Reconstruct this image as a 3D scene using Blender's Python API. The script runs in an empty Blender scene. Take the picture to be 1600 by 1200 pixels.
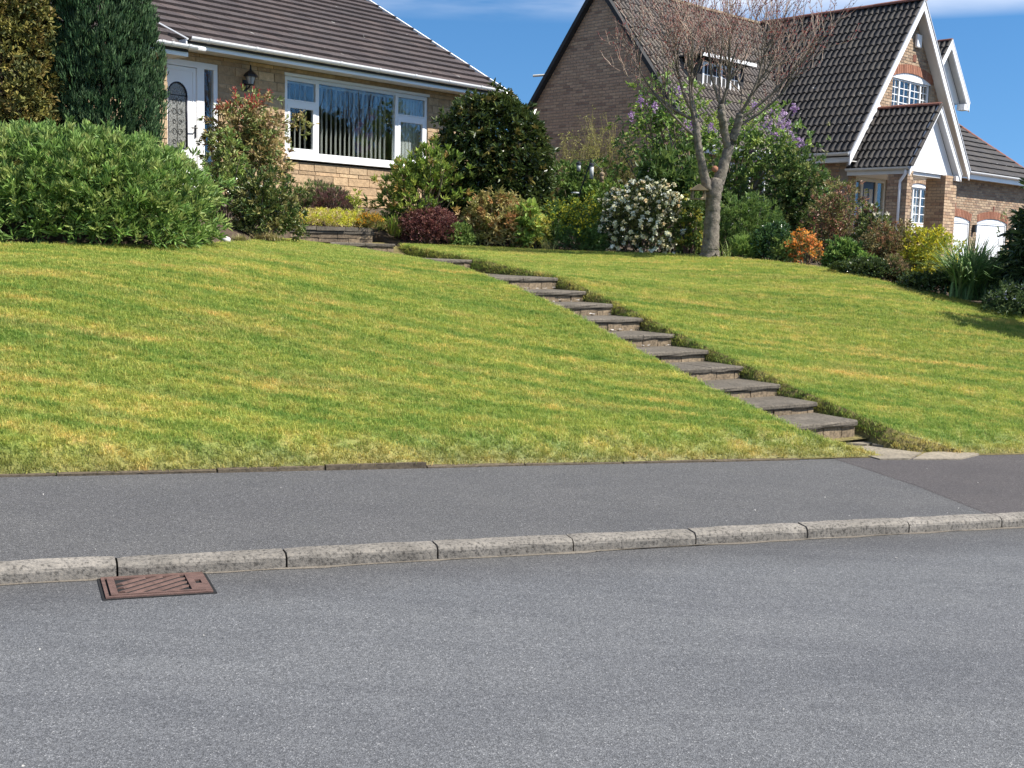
import bpy, math
import numpy as np
from mathutils import Matrix, Vector

# ------------------------------------------------------------------ camera, sky, sun, exposure
scene = bpy.context.scene
COL = scene.collection
H = 1.53
FPX, PITCH, ROLL = 1782.9, 0.117927, 0.024279
CAM = np.array([0.0, 0.0, H])
_f = np.array([0, math.cos(PITCH), -math.sin(PITCH)])
_u0 = np.array([0, math.sin(PITCH), math.cos(PITCH)])
_r0 = np.array([1.0, 0, 0])
_r = math.cos(ROLL) * _r0 + math.sin(ROLL) * _u0
_u = -math.sin(ROLL) * _r0 + math.cos(ROLL) * _u0
cd = bpy.data.cameras.new('camera')
cam = bpy.data.objects.new('camera', cd)
COL.objects.link(cam)
cd.sensor_width = 36.0
cd.lens = 36.0 * FPX / 1600.0
cd.clip_start = 0.1
cd.clip_end = 2000.0
cam.matrix_world = Matrix(((_r[0], _u[0], -_f[0], 0), (_r[1], _u[1], -_f[1], 0), (_r[2], _u[2], -_f[2], H), (0, 0, 0, 1)))
scene.camera = cam

SUN_AZ = math.radians(-14.0)     # from +X towards +Y
SUN_EL = math.radians(50.0)
world = bpy.data.worlds.new('World')
scene.world = world
world.use_nodes = True
wn, wl = world.node_tree.nodes, world.node_tree.links
bg = wn['Background']
sky = wn.new('ShaderNodeTexSky')
sky.sky_type = 'NISHITA'
sky.sun_disc = False
sky.sun_elevation = SUN_EL
sky.sun_rotation = math.pi / 2 - SUN_AZ
sky.air_density = 1.0
sky.dust_density = 0.0
sky.ozone_density = 3.0
hs = wn.new('ShaderNodeHueSaturation')
hs.inputs['Saturation'].default_value = 1.27
hs.inputs['Value'].default_value = 0.95
wl.new(sky.outputs[0], hs.inputs['Color'])
tcs = wn.new('ShaderNodeTexCoord')
vm = wn.new('ShaderNodeVectorMath'); vm.operation = 'MULTIPLY_ADD'
vm.inputs[1].default_value = (1.0, 1.0, 0.85); vm.inputs[2].default_value = (0, 0, 0.16)
wl.new(tcs.outputs['Generated'], vm.inputs[0])
vn = wn.new('ShaderNodeVectorMath'); vn.operation = 'NORMALIZE'
wl.new(vm.outputs[0], vn.inputs[0])
wl.new(vn.outputs[0], sky.inputs['Vector'])
tc = wn.new('ShaderNodeTexCoord')
mp = wn.new('ShaderNodeMapping')
mp.inputs['Scale'].default_value = (1.6, 3.2, 9.0)
mp.inputs['Location'].default_value = (3.2929, 4.2911, 3.6166)
wl.new(tc.outputs['Generated'], mp.inputs['Vector'])
nz = wn.new('ShaderNodeTexNoise')
nz.inputs['Scale'].default_value = 1.3
nz.inputs['Detail'].default_value = 6.0
wl.new(mp.outputs[0], nz.inputs['Vector'])
rp = wn.new('ShaderNodeMapRange')
rp.inputs['From Min'].default_value = 0.46
rp.inputs['From Max'].default_value = 0.66
wl.new(nz.outputs['Fac'], rp.inputs['Value'])
sp = wn.new('ShaderNodeSeparateXYZ')
wl.new(tc.outputs['Generated'], sp.inputs[0])
el = wn.new('ShaderNodeMapRange')
el.inputs['From Min'].default_value = 0.187
el.inputs['From Max'].default_value = 0.207
wl.new(sp.outputs['Z'], el.inputs['Value'])
mu = wn.new('ShaderNodeMath'); mu.operation = 'MULTIPLY'
wl.new(rp.outputs[0], mu.inputs[0]); wl.new(el.outputs[0], mu.inputs[1])
mx = wn.new('ShaderNodeMix'); mx.data_type = 'RGBA'
wl.new(mu.outputs[0], mx.inputs['Factor'])
wl.new(hs.outputs[0], mx.inputs[6])
mx.inputs[7].default_value = (7.0, 7.4, 8.2, 1)
wl.new(mx.outputs[2], bg.inputs['Color'])
bg.inputs['Strength'].default_value = 0.085

sd = bpy.data.lights.new('sun', 'SUN')
sun = bpy.data.objects.new('sun', sd)
COL.objects.link(sun)
sd.energy = 4.7
sd.angle = math.radians(0.55)
sd.color = (1.0, 0.955, 0.88)
sv = Vector((math.cos(SUN_EL) * math.cos(SUN_AZ), math.cos(SUN_EL) * math.sin(SUN_AZ), math.sin(SUN_EL)))
sun.rotation_euler = sv.to_track_quat('Z', 'Y').to_euler()
sun.location = (30, -10, 40)
scene.view_settings.view_transform = 'Standard'
scene.view_settings.look = 'None'
scene.view_settings.exposure = 0.97
scene.view_settings.gamma = 1.0
scene.view_settings.use_curve_mapping = False
scene.cycles.max_bounces = 8
scene.cycles.transparent_max_bounces = 16
scene.cycles.sample_clamp_indirect = 6.0

rng = np.random.RandomState(7)

# ------------------------------------------------------------------ geometry helpers
def ray(x, y):
    return _f + _r * (x - 800) / FPX - _u * (y - 600) / FPX
def at(x, y, dep):
    d = ray(x, y)
    return CAM + d * dep / d[1]
def onplane(x, y, P, n):
    d = ray(x, y)
    return CAM + d * (np.dot(P - CAM, n) / np.dot(d, n))

KAZ = math.radians(66.326)
P0 = np.array([-1.785, 5.081, 0.063])
K = np.array([math.sin(KAZ), math.cos(KAZ), 0.0])
N = np.array([-math.cos(KAZ), math.sin(KAZ), 0.0])
SL = -0.0344
def pav(s, t, a=0.0):
    P = P0 + K * s + N * t
    return np.array([P[0], P[1], P0[2] + SL * s + 0.02 * t + a])
def on_pav(x, y, a=0.0):
    d = ray(x, y)
    def g(P):
        return P[2] - (P0[2] + SL * np.dot(P - P0, K) + 0.02 * np.dot(P - P0, N) + a)
    g0, g1 = g(CAM), g(CAM + d)
    return CAM + d * g0 / (g0 - g1)
ROADC = -0.012
def road(s, t, a=0.0):            # t negative towards the viewer
    P = P0 + K * s + N * t
    return np.array([P[0], P[1], P0[2] + SL * s - 0.072 - 0.016 * t * (1 + t / 6.4 if t > -6.4 else 0) + a])

def setp(o, **kw):
    for k, v in kw.items():
        if v is not None:
            o[k] = v
    return o

def fast_mesh(name, V, faces, smooth=False, tint=None):
    """faces: list of int arrays (M,k)"""
    me = bpy.data.meshes.new(name)
    V = np.asarray(V, np.float32)
    me.vertices.add(len(V))
    me.vertices.foreach_set('co', V.ravel())
    starts, loops, base = [], [], 0
    for F in faces:
        F = np.asarray(F, np.int32)
        if len(F) == 0:
            continue
        m, k = F.shape
        starts.append(base + np.arange(m) * k)
        loops.append(F.ravel())
        base += m * k
    loops = np.concatenate(loops)
    starts = np.concatenate(starts)
    me.loops.add(len(loops))
    me.loops.foreach_set('vertex_index', loops)
    me.polygons.add(len(starts))
    me.polygons.foreach_set('loop_start', starts.astype(np.int32))
    me.update(calc_edges=True)
    me.validate()
    me.polygons.foreach_set('use_smooth', np.full(len(me.polygons), bool(smooth)))
    if tint is not None:
        T = np.ones((len(V), 4), np.float32)
        T[:, :3] = tint
        ca = me.color_attributes.new('tint', 'FLOAT_COLOR', 'POINT')
        ca.data.foreach_set('color', T.ravel())
    return me

def link(name, me, mat=None, parent=None, **kw):
    o = bpy.data.objects.new(name, me)
    COL.objects.link(o)
    if mat is not None and me is not None and len(me.materials) == 0:
        me.materials.append(mat)
    if parent is not None:
        o.parent = parent
    setp(o, **kw)
    return o

def thing(name, label, cat, loc=(0, 0, 0), rz=0.0, group=None):
    o = bpy.data.objects.new(name, None)
    o.empty_display_size = 0.2
    COL.objects.link(o)
    o.location = loc
    o.rotation_euler = (0, 0, rz)
    return setp(o, label=label, category=cat, group=group)

class MB:
    def __init__(s):
        s.v, s.f, s.t = [], [], []
    def add(s, V, F, tint=None):
        b = len(s.v)
        s.v += [tuple(map(float, p)) for p in V]
        s.f += [tuple(b + i for i in q) for q in F]
        s.t += [tint if tint is not None else (1, 1, 1)] * len(V)
    def box(s, x0, x1, y0, y1, z0, z1, tint=None):
        V = [(x0, y0, z0), (x1, y0, z0), (x1, y1, z0), (x0, y1, z0), (x0, y0, z1), (x1, y0, z1), (x1, y1, z1), (x0, y1, z1)]
        s.add(V, [(0, 3, 2, 1), (4, 5, 6, 7), (0, 1, 5, 4), (1, 2, 6, 5), (2, 3, 7, 6), (3, 0, 4, 7)], tint)
    def hexa(s, V, tint=None):       # 8 corners, bottom loop then top loop
        s.add(V, [(0, 3, 2, 1), (4, 5, 6, 7), (0, 1, 5, 4), (1, 2, 6, 5), (2, 3, 7, 6), (3, 0, 4, 7)], tint)
    def prism(s, prof, a, b, fn, tint=None):  # prof 2-D ring, extruded from a to b, fn(p, w) -> xyz
        n = len(prof)
        V = [fn(p, a) for p in prof] + [fn(p, b) for p in prof]
        F = [(i, (i + 1) % n, n + (i + 1) % n, n + i) for i in range(n)]
        F += [tuple(range(n - 1, -1, -1)), tuple(range(n, 2 * n))]
        s.add(V, F, tint)
    def tube(s, pts, rad, sides=6, cap=True, tint=None):
        pts = [np.array(p, float) for p in pts]
        if not hasattr(rad, '__len__'):
            rad = [rad] * len(pts)
        V, F = [], []
        for i, p in enumerate(pts):
            d = pts[min(i + 1, len(pts) - 1)] - pts[max(i - 1, 0)]
            d = d / (np.linalg.norm(d) + 1e-9)
            a = np.cross(d, (0.31, 0.2, 0.93) if abs(d[2]) < 0.9 else (1, 0.1, 0))
            a /= np.linalg.norm(a) + 1e-9
            b = np.cross(d, a)
            for k in range(sides):
                th = 2 * math.pi * k / sides
                V.append(p + rad[i] * (a * math.cos(th) + b * math.sin(th)))
        for i in range(len(pts) - 1):
            for k in range(sides):
                k2 = (k + 1) % sides
                F.append((i * sides + k, i * sides + k2, (i + 1) * sides + k2, (i + 1) * sides + k))
        if cap:
            F.append(tuple(range(sides - 1, -1, -1)))
            F.append(tuple((len(pts) - 1) * sides + k for k in range(sides)))
        s.add(V, F, tint)
    def mesh(s, name, smooth=False, tint=False):
        groups = {}
        for q in s.f:
            groups.setdefault(len(q), []).append(q)
        return fast_mesh(name, np.array(s.v), [np.array(g) for g in groups.values()], smooth, np.array(s.t) if tint else None)
    def obj(s, name, mat, parent=None, smooth=False, tint=False, **kw):
        return link(name, s.mesh(name, smooth, tint), mat, parent, **kw)

# ------------------------------------------------------------------ materials
def mat_new(name):
    m = bpy.data.materials.new(name)
    m.use_nodes = True
    return m, m.node_tree.nodes, m.node_tree.links, m.node_tree.nodes['Principled BSDF']

def col(c):
    return (c[0], c[1], c[2], 1.0)

def ramp(nd, ln, fac, stops):
    r = nd.new('ShaderNodeValToRGB')
    e = r.color_ramp.elements
    e[0].position, e[0].color = stops[0][0], col(stops[0][1])
    e[1].position, e[1].color = stops[-1][0], col(stops[-1][1])
    for p, c in stops[1:-1]:
        k = e.new(p); k.color = col(c)
    ln.new(fac, r.inputs['Fac'])
    return r.outputs['Color']

def noise(nd, ln, vec, scale, detail=4.0, rough=0.6):
    n = nd.new('ShaderNodeTexNoise')
    n.inputs['Scale'].default_value = scale
    n.inputs['Detail'].default_value = detail
    n.inputs['Roughness'].default_value = rough
    ln.new(vec, n.inputs['Vector'])
    return n.outputs['Fac']

def mixc(nd, ln, fac, a, b, mode='MIX'):
    m = nd.new('ShaderNodeMix'); m.data_type = 'RGBA'; m.blend_type = mode
    for sock, v in ((m.inputs['Factor'], fac), (m.inputs[6], a), (m.inputs[7], b)):
        if isinstance(v, (int, float)):
            sock.default_value = v
        elif isinstance(v, tuple):
            sock.default_value = col(v)
        else:
            ln.new(v, sock)
    return m.outputs[2]

def bump(nd, ln, h, strength, dist, p):
    b = nd.new('ShaderNodeBump')
    b.inputs['Strength'].default_value = strength
    b.inputs['Distance'].default_value = dist
    ln.new(h, b.inputs['Height'])
    ln.new(b.outputs[0], p.inputs['Normal'])

def pos_node(nd):
    return nd.new('ShaderNodeNewGeometry').outputs['Position']

def mapping(nd, ln, vec, scale=(1, 1, 1), rot=(0, 0, 0)):
    m = nd.new('ShaderNodeMapping')
    m.inputs['Scale'].default_value = scale
    m.inputs['Rotation'].default_value = rot
    ln.new(vec, m.inputs['Vector'])
    return m.outputs[0]

def m_flat(name, c, rough=0.6, vary=0.12, scale=6.0, spec=0.4, metallic=0.0, objrand=0.0, bumps=0.0):
    m, nd, ln, p = mat_new(name)
    v = pos_node(nd)
    f = noise(nd, ln, v, scale, 5)
    lo = tuple(x * (1 - vary) for x in c); hi = tuple(min(1, x * (1 + vary)) for x in c)
    cc = ramp(nd, ln, f, [(0.3, lo), (0.7, hi)])
    if objrand:
        oi = nd.new('ShaderNodeObjectInfo')
        mr = nd.new('ShaderNodeMapRange')
        mr.inputs['To Min'].default_value = 1 - objrand
        mr.inputs['To Max'].default_value = 1 + objrand
        ln.new(oi.outputs['Random'], mr.inputs['Value'])
        mm = nd.new('ShaderNodeVectorMath'); mm.operation = 'SCALE'
        ln.new(cc, mm.inputs[0]); ln.new(mr.outputs[0], mm.inputs['Scale'])
        cc = mm.outputs[0]
    ln.new(cc, p.inputs['Base Color'])
    p.inputs['Roughness'].default_value = rough
    p.inputs['Specular IOR Level'].default_value = spec
    p.inputs['Metallic'].default_value = metallic
    if bumps:
        bump(nd, ln, noise(nd, ln, v, scale * 8, 5), 0.6, bumps, p)
    return m

def m_asphalt(name, base, speck, warm=0.0, seed=0.0):
    m, nd, ln, p = mat_new(name)
    v = pos_node(nd)
    vo = nd.new('ShaderNodeTexVoronoi'); vo.inputs['Scale'].default_value = 240.0
    ln.new(v, vo.inputs['Vector'])
    sepc = nd.new('ShaderNodeSeparateColor'); ln.new(vo.outputs['Color'], sepc.inputs[0])
    grain = ramp(nd, ln, sepc.outputs[0], [(0.0, tuple(x * 0.55 for x in base)), (0.6, base), (0.96, tuple(x * 1.35 for x in base)), (1.0, speck)])
    fine = noise(nd, ln, v, 60, 3, 0.7)
    grain = mixc(nd, ln, 1.0, grain, ramp(nd, ln, fine, [(0.3, (0.72, 0.72, 0.73)), (0.7, (1.25, 1.24, 1.22))]), 'MULTIPLY')
    big = noise(nd, ln, mapping(nd, ln, v, (0.35, 1.6, 1), (0, 0, -(math.pi / 2 - KAZ))), 0.9, 5, 0.6)
    cc = mixc(nd, ln, 1.0, grain, ramp(nd, ln, big, [(0.3, (0.9, 0.9, 0.91)), (0.7, (1.08, 1.075, 1.06))]), 'MULTIPLY')
    big2 = noise(nd, ln, v, 2.3, 4, 0.6)
    cc = mixc(nd, ln, 1.0, cc, ramp(nd, ln, big2, [(0.35, (0.95, 0.95, 0.955)), (0.65, (1.04, 1.035, 1.03))]), 'MULTIPLY')
    ln.new(cc, p.inputs['Base Color'])
    p.inputs['Roughness'].default_value = 0.85
    p.inputs['Specular IOR Level'].default_value = 0.25
    bump(nd, ln, vo.outputs['Distance'], 0.5, 0.006, p)
    return m

M = {}
def road_wear(m):
    nd, ln = m.node_tree.nodes, m.node_tree.links
    p = nd['Principled BSDF']
    src = p.inputs['Base Color'].links[0].from_socket
    v = pos_node(nd)
    rt = mapping(nd, ln, v, (1, 1, 1), (0, 0, -(math.pi / 2 - KAZ)))
    sx = nd.new('ShaderNodeSeparateXYZ'); ln.new(rt, sx.inputs[0])
    nn = noise(nd, ln, v, 1.1, 4, 0.6)
    ad = nd.new('ShaderNodeMath'); ad.operation = 'MULTIPLY_ADD'; ad.inputs[1].default_value = 0.5
    ln.new(nn, ad.inputs[0]); ln.new(sx.outputs['Y'], ad.inputs[2])
    y0 = float(np.dot(P0, N))
    mr = nd.new('ShaderNodeMapRange'); mr.inputs['From Min'].default_value = y0 - 3.4; mr.inputs['From Max'].default_value = y0 + 0.3
    ln.new(ad.outputs[0], mr.inputs['Value'])
    w = ramp(nd, ln, mr.outputs[0], [(0.0, (1.0, 1.0, 1.0)), (0.25, (1.05, 1.05, 1.05)), (0.45, (0.97, 0.97, 0.98)), (0.62, (1.07, 1.07, 1.07)), (0.82, (1.0, 1.0, 1.0)), (0.93, (0.78, 0.76, 0.74)), (1.0, (0.80, 0.76, 0.70))])
    st_ = noise(nd, ln, mapping(nd, ln, v, (0.25, 5.0, 1), (0, 0, -(math.pi / 2 - KAZ))), 1.6, 3, 0.6)
    w = mixc(nd, ln, 1.0, w, ramp(nd, ln, st_, [(0.3, (0.93, 0.93, 0.93)), (0.7, (1.07, 1.07, 1.06))]), 'MULTIPLY')
    ln.new(mixc(nd, ln, 1.0, src, w, 'MULTIPLY'), p.inputs['Base Color'])
M['road'] = m_asphalt('road_asphalt', (0.112, 0.115, 0.121), (0.28, 0.28, 0.28))
road_wear(M['road'])
M['pave'] = m_asphalt('pavement_asphalt', (0.092, 0.091, 0.092), (0.25, 0.25, 0.245))
M['patch'] = m_asphalt('new_asphalt', (0.076, 0.069, 0.069), (0.18, 0.17, 0.17))

def m_concrete(name, c, pit=0.5, scale=70, rough=0.9):
    m, nd, ln, p = mat_new(name)
    v = pos_node(nd)
    a = noise(nd, ln, v, 5, 6, 0.65)
    b = noise(nd, ln, v, scale, 3, 0.7)
    cc = ramp(nd, ln, a, [(0.3, tuple(x * 0.72 for x in c)), (0.7, tuple(min(1, x * 1.18) for x in c))])
    sp_ = ramp(nd, ln, b, [(0.34, (1 - pit,) * 3), (0.5, (1, 1, 1)), (0.68, (1.22, 1.2, 1.16))])
    cc = mixc(nd, ln, 1.0, cc, sp_, 'MULTIPLY')
    oi = nd.new('ShaderNodeObjectInfo')
    mr = nd.new('ShaderNodeMapRange'); mr.inputs['To Min'].default_value = 0.88; mr.inputs['To Max'].default_value = 1.1
    ln.new(oi.outputs['Random'], mr.inputs['Value'])
    mm = nd.new('ShaderNodeVectorMath'); mm.operation = 'SCALE'
    ln.new(cc, mm.inputs[0]); ln.new(mr.outputs[0], mm.inputs['Scale'])
    ln.new(mm.outputs[0], p.inputs['Base Color'])
    p.inputs['Roughness'].default_value = rough
    p.inputs['Specular IOR Level'].default_value = 0.2
    bump(nd, ln, b, 0.7, 0.006, p)
    return m
M['kerb'] = m_concrete('kerb_concrete', (0.20, 0.182, 0.158), 0.6, 55)
M['slab'] = m_concrete('step_slab', (0.125, 0.108, 0.086), 0.35, 40)
M['stepstone'] = m_concrete('step_stone', (0.22, 0.168, 0.112), 0.45, 40)
M['pathslab'] = m_concrete('path_slab', (0.22, 0.19, 0.145), 0.25, 40)
M['darkstone'] = m_concrete('dark_wall_stone', (0.15, 0.115, 0.08), 0.4, 40)
M['edging'] = m_concrete('edging_stone', (0.115, 0.092, 0.065), 0.4, 40)
M['soil'] = m_concrete('soil', (0.085, 0.062, 0.042), 0.5, 30)
M['ground'] = m_flat('ground', (0.07, 0.08, 0.035), 0.9, 0.3, 0.5)
M['silt'] = m_concrete('gutter_silt', (0.16, 0.14, 0.115), 0.35, 90)

def m_lawn(name, dark, inst):
    """turf: stretches of yellow, straw and green that run along the mowing direction"""
    m, nd, ln, p = mat_new(name)
    v = pos_node(nd)
    rot = (0, 0, -(math.pi / 2 - KAZ))
    a = noise(nd, ln, mapping(nd, ln, v, (0.55, 2.4, 1), rot), 1.5, 7, 0.72)
    b = noise(nd, ln, mapping(nd, ln, v, (1, 1.6, 1), rot), 5.5, 5, 0.7)
    c = noise(nd, ln, mapping(nd, ln, v, (0.10, 4.6, 1), rot), 1.7, 4, 0.65)
    g = ramp(nd, ln, a, [(0.30, (0.082, 0.135, 0.030)), (0.42, (0.135, 0.176, 0.036)), (0.51, (0.188, 0.205, 0.046)), (0.60, (0.255, 0.220, 0.072)), (0.71, (0.33, 0.225, 0.09))])
    g2 = ramp(nd, ln, b, [(0.36, (0.070, 0.124, 0.026)), (0.5, (0.16, 0.188, 0.042)), (0.64, (0.285, 0.222, 0.08))])
    cc = mixc(nd, ln, 0.45, g, g2)
    cc = mixc(nd, ln, 1.0, cc, ramp(nd, ln, c, [(0.38, (0.66, 0.83, 0.72)), (0.58, (1.22, 1.13, 1.1))]), 'MULTIPLY')
    sx = nd.new('ShaderNodeSeparateXYZ'); ln.new(mapping(nd, ln, v, (1, 1, 1), rot), sx.inputs[0])
    na = nd.new('ShaderNodeMath'); na.operation = 'MULTIPLY_ADD'; na.inputs[1].default_value = 0.35
    ln.new(b, na.inputs[0]); ln.new(sx.outputs['Y'], na.inputs[2])
    fr_ = nd.new('ShaderNodeMapRange'); y0 = float(np.dot(P0, N)) + 1.96
    fr_.inputs['From Min'].default_value = y0 + 0.12; fr_.inputs['From Max'].default_value = y0 + 0.32; fr_.inputs['To Min'].default_value = 0.6; fr_.inputs['To Max'].default_value = 0.0
    ln.new(na.outputs[0], fr_.inputs['Value'])
    cc = mixc(nd, ln, fr_.outputs[0], cc, (0.20, 0.15, 0.055))
    if inst:
        oi = nd.new('ShaderNodeObjectInfo')
        j = ramp(nd, ln, oi.outputs['Random'], [(0.0, (0.66, 0.78, 0.72)), (0.5, (1.0, 1.0, 1.0)), (0.85, (1.2, 1.12, 1.1)), (1.0, (1.5, 1.3, 1.5))])
        cc = mixc(nd, ln, 1.0, cc, j, 'MULTIPLY')
    cc = mixc(nd, ln, 1.0, cc, (dark, dark, dark), 'MULTIPLY')
    ln.new(cc, p.inputs['Base Color'])
    p.inputs['Roughness'].default_value = 0.6
    p.inputs['Specular IOR Level'].default_value = 0.25
    if inst:
        tr = nd.new('ShaderNodeBsdfTranslucent')
        ln.new(cc, tr.inputs['Color'])
        ms = nd.new('ShaderNodeMixShader'); ms.inputs[0].default_value = 0.45
        ln.new(p.outputs[0], ms.inputs[1]); ln.new(tr.outputs[0], ms.inputs[2])
        ln.new(ms.outputs[0], nd['Material Output'].inputs['Surface'])
    return m
M['turf'] = m_lawn('turf_base', 1.0, False)
M['grass'] = m_lawn('grass_blades', 2.2, True)
M['bank'] = m_concrete('bank_earth', (0.15, 0.125, 0.05), 0.5, 30)

def m_leaf(name, rough=0.5, trans=0.25, spec=0.4):
    m, nd, ln, p = mat_new(name)
    at_ = nd.new('ShaderNodeAttribute'); at_.attribute_name = 'tint'
    ln.new(at_.outputs['Color'], p.inputs['Base Color'])
    p.inputs['Roughness'].default_value = rough
    p.inputs['Specular IOR Level'].default_value = spec
    tr = nd.new('ShaderNodeBsdfTranslucent')
    hs_ = nd.new('ShaderNodeHueSaturation'); hs_.inputs['Value'].default_value = 1.2; hs_.inputs['Hue'].default_value = 0.485
    ln.new(at_.outputs['Color'], hs_.inputs['Color'])
    ln.new(hs_.outputs[0], tr.inputs['Color'])
    ms = nd.new('ShaderNodeMixShader'); ms.inputs[0].default_value = trans
    ln.new(p.outputs[0], ms.inputs[1]); ln.new(tr.outputs[0], ms.inputs[2])
    ln.new(ms.outputs[0], nd['Material Output'].inputs['Surface'])
    return m
M['leaf'] = m_leaf('leaf', 0.5, 0.25)
M['gloss'] = m_leaf('glossy_leaf', 0.27, 0.15, 0.55)
M['needle'] = m_leaf('conifer_spray', 0.6, 0.12, 0.3)
M['petal'] = m_leaf('petal', 0.6, 0.35, 0.3)
M['blossom'] = m_leaf('blossom', 0.6, 0.12, 0.3)

def m_tint(name, rough=0.85, bscale=25, bd=0.004, vary=0.2, spec=0.25):
    """brick, stone, tile: own colour in the 'tint' attribute, grain from noise"""
    m, nd, ln, p = mat_new(name)
    v = pos_node(nd)
    at_ = nd.new('ShaderNodeAttribute'); at_.attribute_name = 'tint'
    oi = nd.new('ShaderNodeObjectInfo')
    f = noise(nd, ln, v, bscale, 5, 0.65)
    cc = mixc(nd, ln, 1.0, at_.outputs['Color'], ramp(nd, ln, f, [(0.3, (1 - vary,) * 3), (0.7, (1 + vary,) * 3)]), 'MULTIPLY')
    j = ramp(nd, ln, oi.outputs['Random'], [(0, (0.86, 0.86, 0.87)), (0.5, (1, 1, 1)), (1, (1.14, 1.12, 1.09))])
    cc = mixc(nd, ln, 1.0, cc, j, 'MULTIPLY')
    ln.new(cc, p.inputs['Base Color'])
    p.inputs['Roughness'].default_value = rough
    p.inputs['Specular IOR Level'].default_value = spec
    bump(nd, ln, f, 0.8, bd, p)
    return m
M['brick'] = m_tint('brick_clay')
M['stone'] = m_tint('split_stone', 0.9, 14, 0.02, 0.22)
def speckle(m, thr, c):
    nd, ln = m.node_tree.nodes, m.node_tree.links; p_ = nd['Principled BSDF']
    src = p_.inputs['Base Color'].links[0].from_socket
    n_ = noise(nd, ln, mapping(nd, ln, pos_node(nd), (1, 1, 2.2)), 3.2, 3, 0.55)
    r_ = nd.new('ShaderNodeMapRange'); r_.inputs['From Min'].default_value = thr; r_.inputs['From Max'].default_value = thr + .02; r_.inputs['To Max'].default_value = .7
    ln.new(n_, r_.inputs['Value'])
    ln.new(mixc(nd, ln, r_.outputs[0], src, c), p_.inputs['Base Color'])
M['tile'] = m_tint('concrete_tile', 0.75, 30, 0.003, 0.2)
speckle(M['tile'], .715, (.40, .39, .36))
M['mortar'] = m_flat('mortar', (0.27, 0.235, 0.185), 0.95, 0.15, 20)
M['mortarbuff'] = m_flat('buff_mortar', (0.37, 0.285, 0.185), 0.95, 0.12, 20)
M['white'] = m_flat('white_pvc', (0.80, 0.80, 0.80), 0.35, 0.03, 2.0, 0.5)
M['whitewood'] = m_flat('white_painted_board', (0.78, 0.77, 0.75), 0.5, 0.05, 3.0)
M['offwhite'] = m_flat('grey_white_gutter', (0.62, 0.64, 0.61), 0.4, 0.08, 3.0)
M['soffit'] = m_flat('soffit', (0.62, 0.61, 0.58), 0.6, 0.06, 3.0)
M['cream'] = m_flat('cream_frame', (0.68, 0.63, 0.52), 0.5, 0.06, 3.0)
M['black'] = m_flat('black_metal', (0.018, 0.018, 0.02), 0.4, 0.2, 5.0)
M['navy'] = m_flat('dark_door', (0.022, 0.024, 0.045), 0.35, 0.1, 5.0)
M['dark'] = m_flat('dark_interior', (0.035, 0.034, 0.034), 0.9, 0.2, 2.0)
M['curtain'] = m_flat('curtain', (0.55, 0.53, 0.48), 0.8, 0.1, 8.0)
M['blind'] = m_flat('blind_fabric', (0.80, 0.79, 0.76), 0.7, 0.03, 8.0)
_nd, _ln = M['blind'].node_tree.nodes, M['blind'].node_tree.links
_t = _nd.new('ShaderNodeBsdfTranslucent'); _t.inputs['Color'].default_value = (0.85, 0.84, 0.80, 1)
_m = _nd.new('ShaderNodeMixShader'); _m.inputs[0].default_value = 0.55
_ln.new(_nd['Principled BSDF'].outputs[0], _m.inputs[1]); _ln.new(_t.outputs[0], _m.inputs[2]); _ln.new(_m.outputs[0], _nd['Material Output'].inputs['Surface'])
M['lead'] = m_flat('lead_flashing', (0.42, 0.43, 0.46), 0.45, 0.15, 5.0)
M['redridge'] = m_flat('red_ridge_tile', (0.19, 0.075, 0.05), 0.85, 0.3, 9.0)
M['iron'] = m_flat('rusty_iron', (0.108, 0.064, 0.052), 0.75, 0.3, 22.0, 0.3, 0.0, 0.0, 0.003)
M['nearblack'] = m_flat('drain_dark', (0.008, 0.008, 0.008), 0.9, 0.1, 5.0)
M['fence'] = m_flat('dark_stained_timber', (0.045, 0.033, 0.026), 0.8, 0.3, 12.0)
M['timber'] = m_flat('weathered_timber', (0.20, 0.15, 0.09), 0.8, 0.25, 12.0)
M['bark'] = m_tint('bark', 0.9, 16, 0.025, 0.5)
M['stem'] = m_tint('stem', 0.85, 40, 0.004, 0.25)
M['plastic'] = m_flat('clear_feeder', (0.45, 0.46, 0.45), 0.3, 0.1, 5.0)
M['whitestone'] = m_flat('white_stone', (0.62, 0.6, 0.55), 0.8, 0.15, 30.0)

def m_glass(name, tint=(0.9, 0.95, 0.95), ior=1.9):
    m, nd, ln, p = mat_new(name)
    lw_ = nd.new('ShaderNodeLayerWeight'); lw_.inputs['Blend'].default_value = 0.5
    pw = nd.new('ShaderNodeMath'); pw.operation = 'POWER'; pw.inputs[1].default_value = 4.0
    ln.new(lw_.outputs['Facing'], pw.inputs[0])
    fr = nd.new('ShaderNodeMath'); fr.operation = 'MULTIPLY_ADD'; fr.inputs[1].default_value = 0.6; fr.inputs[2].default_value = ior
    ln.new(pw.outputs[0], fr.inputs[0])
    tr = nd.new('ShaderNodeBsdfTransparent'); tr.inputs['Color'].default_value = col(tint)
    gl = nd.new('ShaderNodeBsdfGlossy'); gl.inputs['Roughness'].default_value = 0.0
    ms = nd.new('ShaderNodeMixShader')
    ln.new(fr.outputs[0], ms.inputs[0]); ln.new(tr.outputs[0], ms.inputs[1]); ln.new(gl.outputs[0], ms.inputs[2])
    ln.new(ms.outputs[0], nd['Material Output'].inputs['Surface'])
    return m
M['glass'] = m_glass('window_glass', (0.92, 0.95, 0.95), 0.10)
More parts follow.
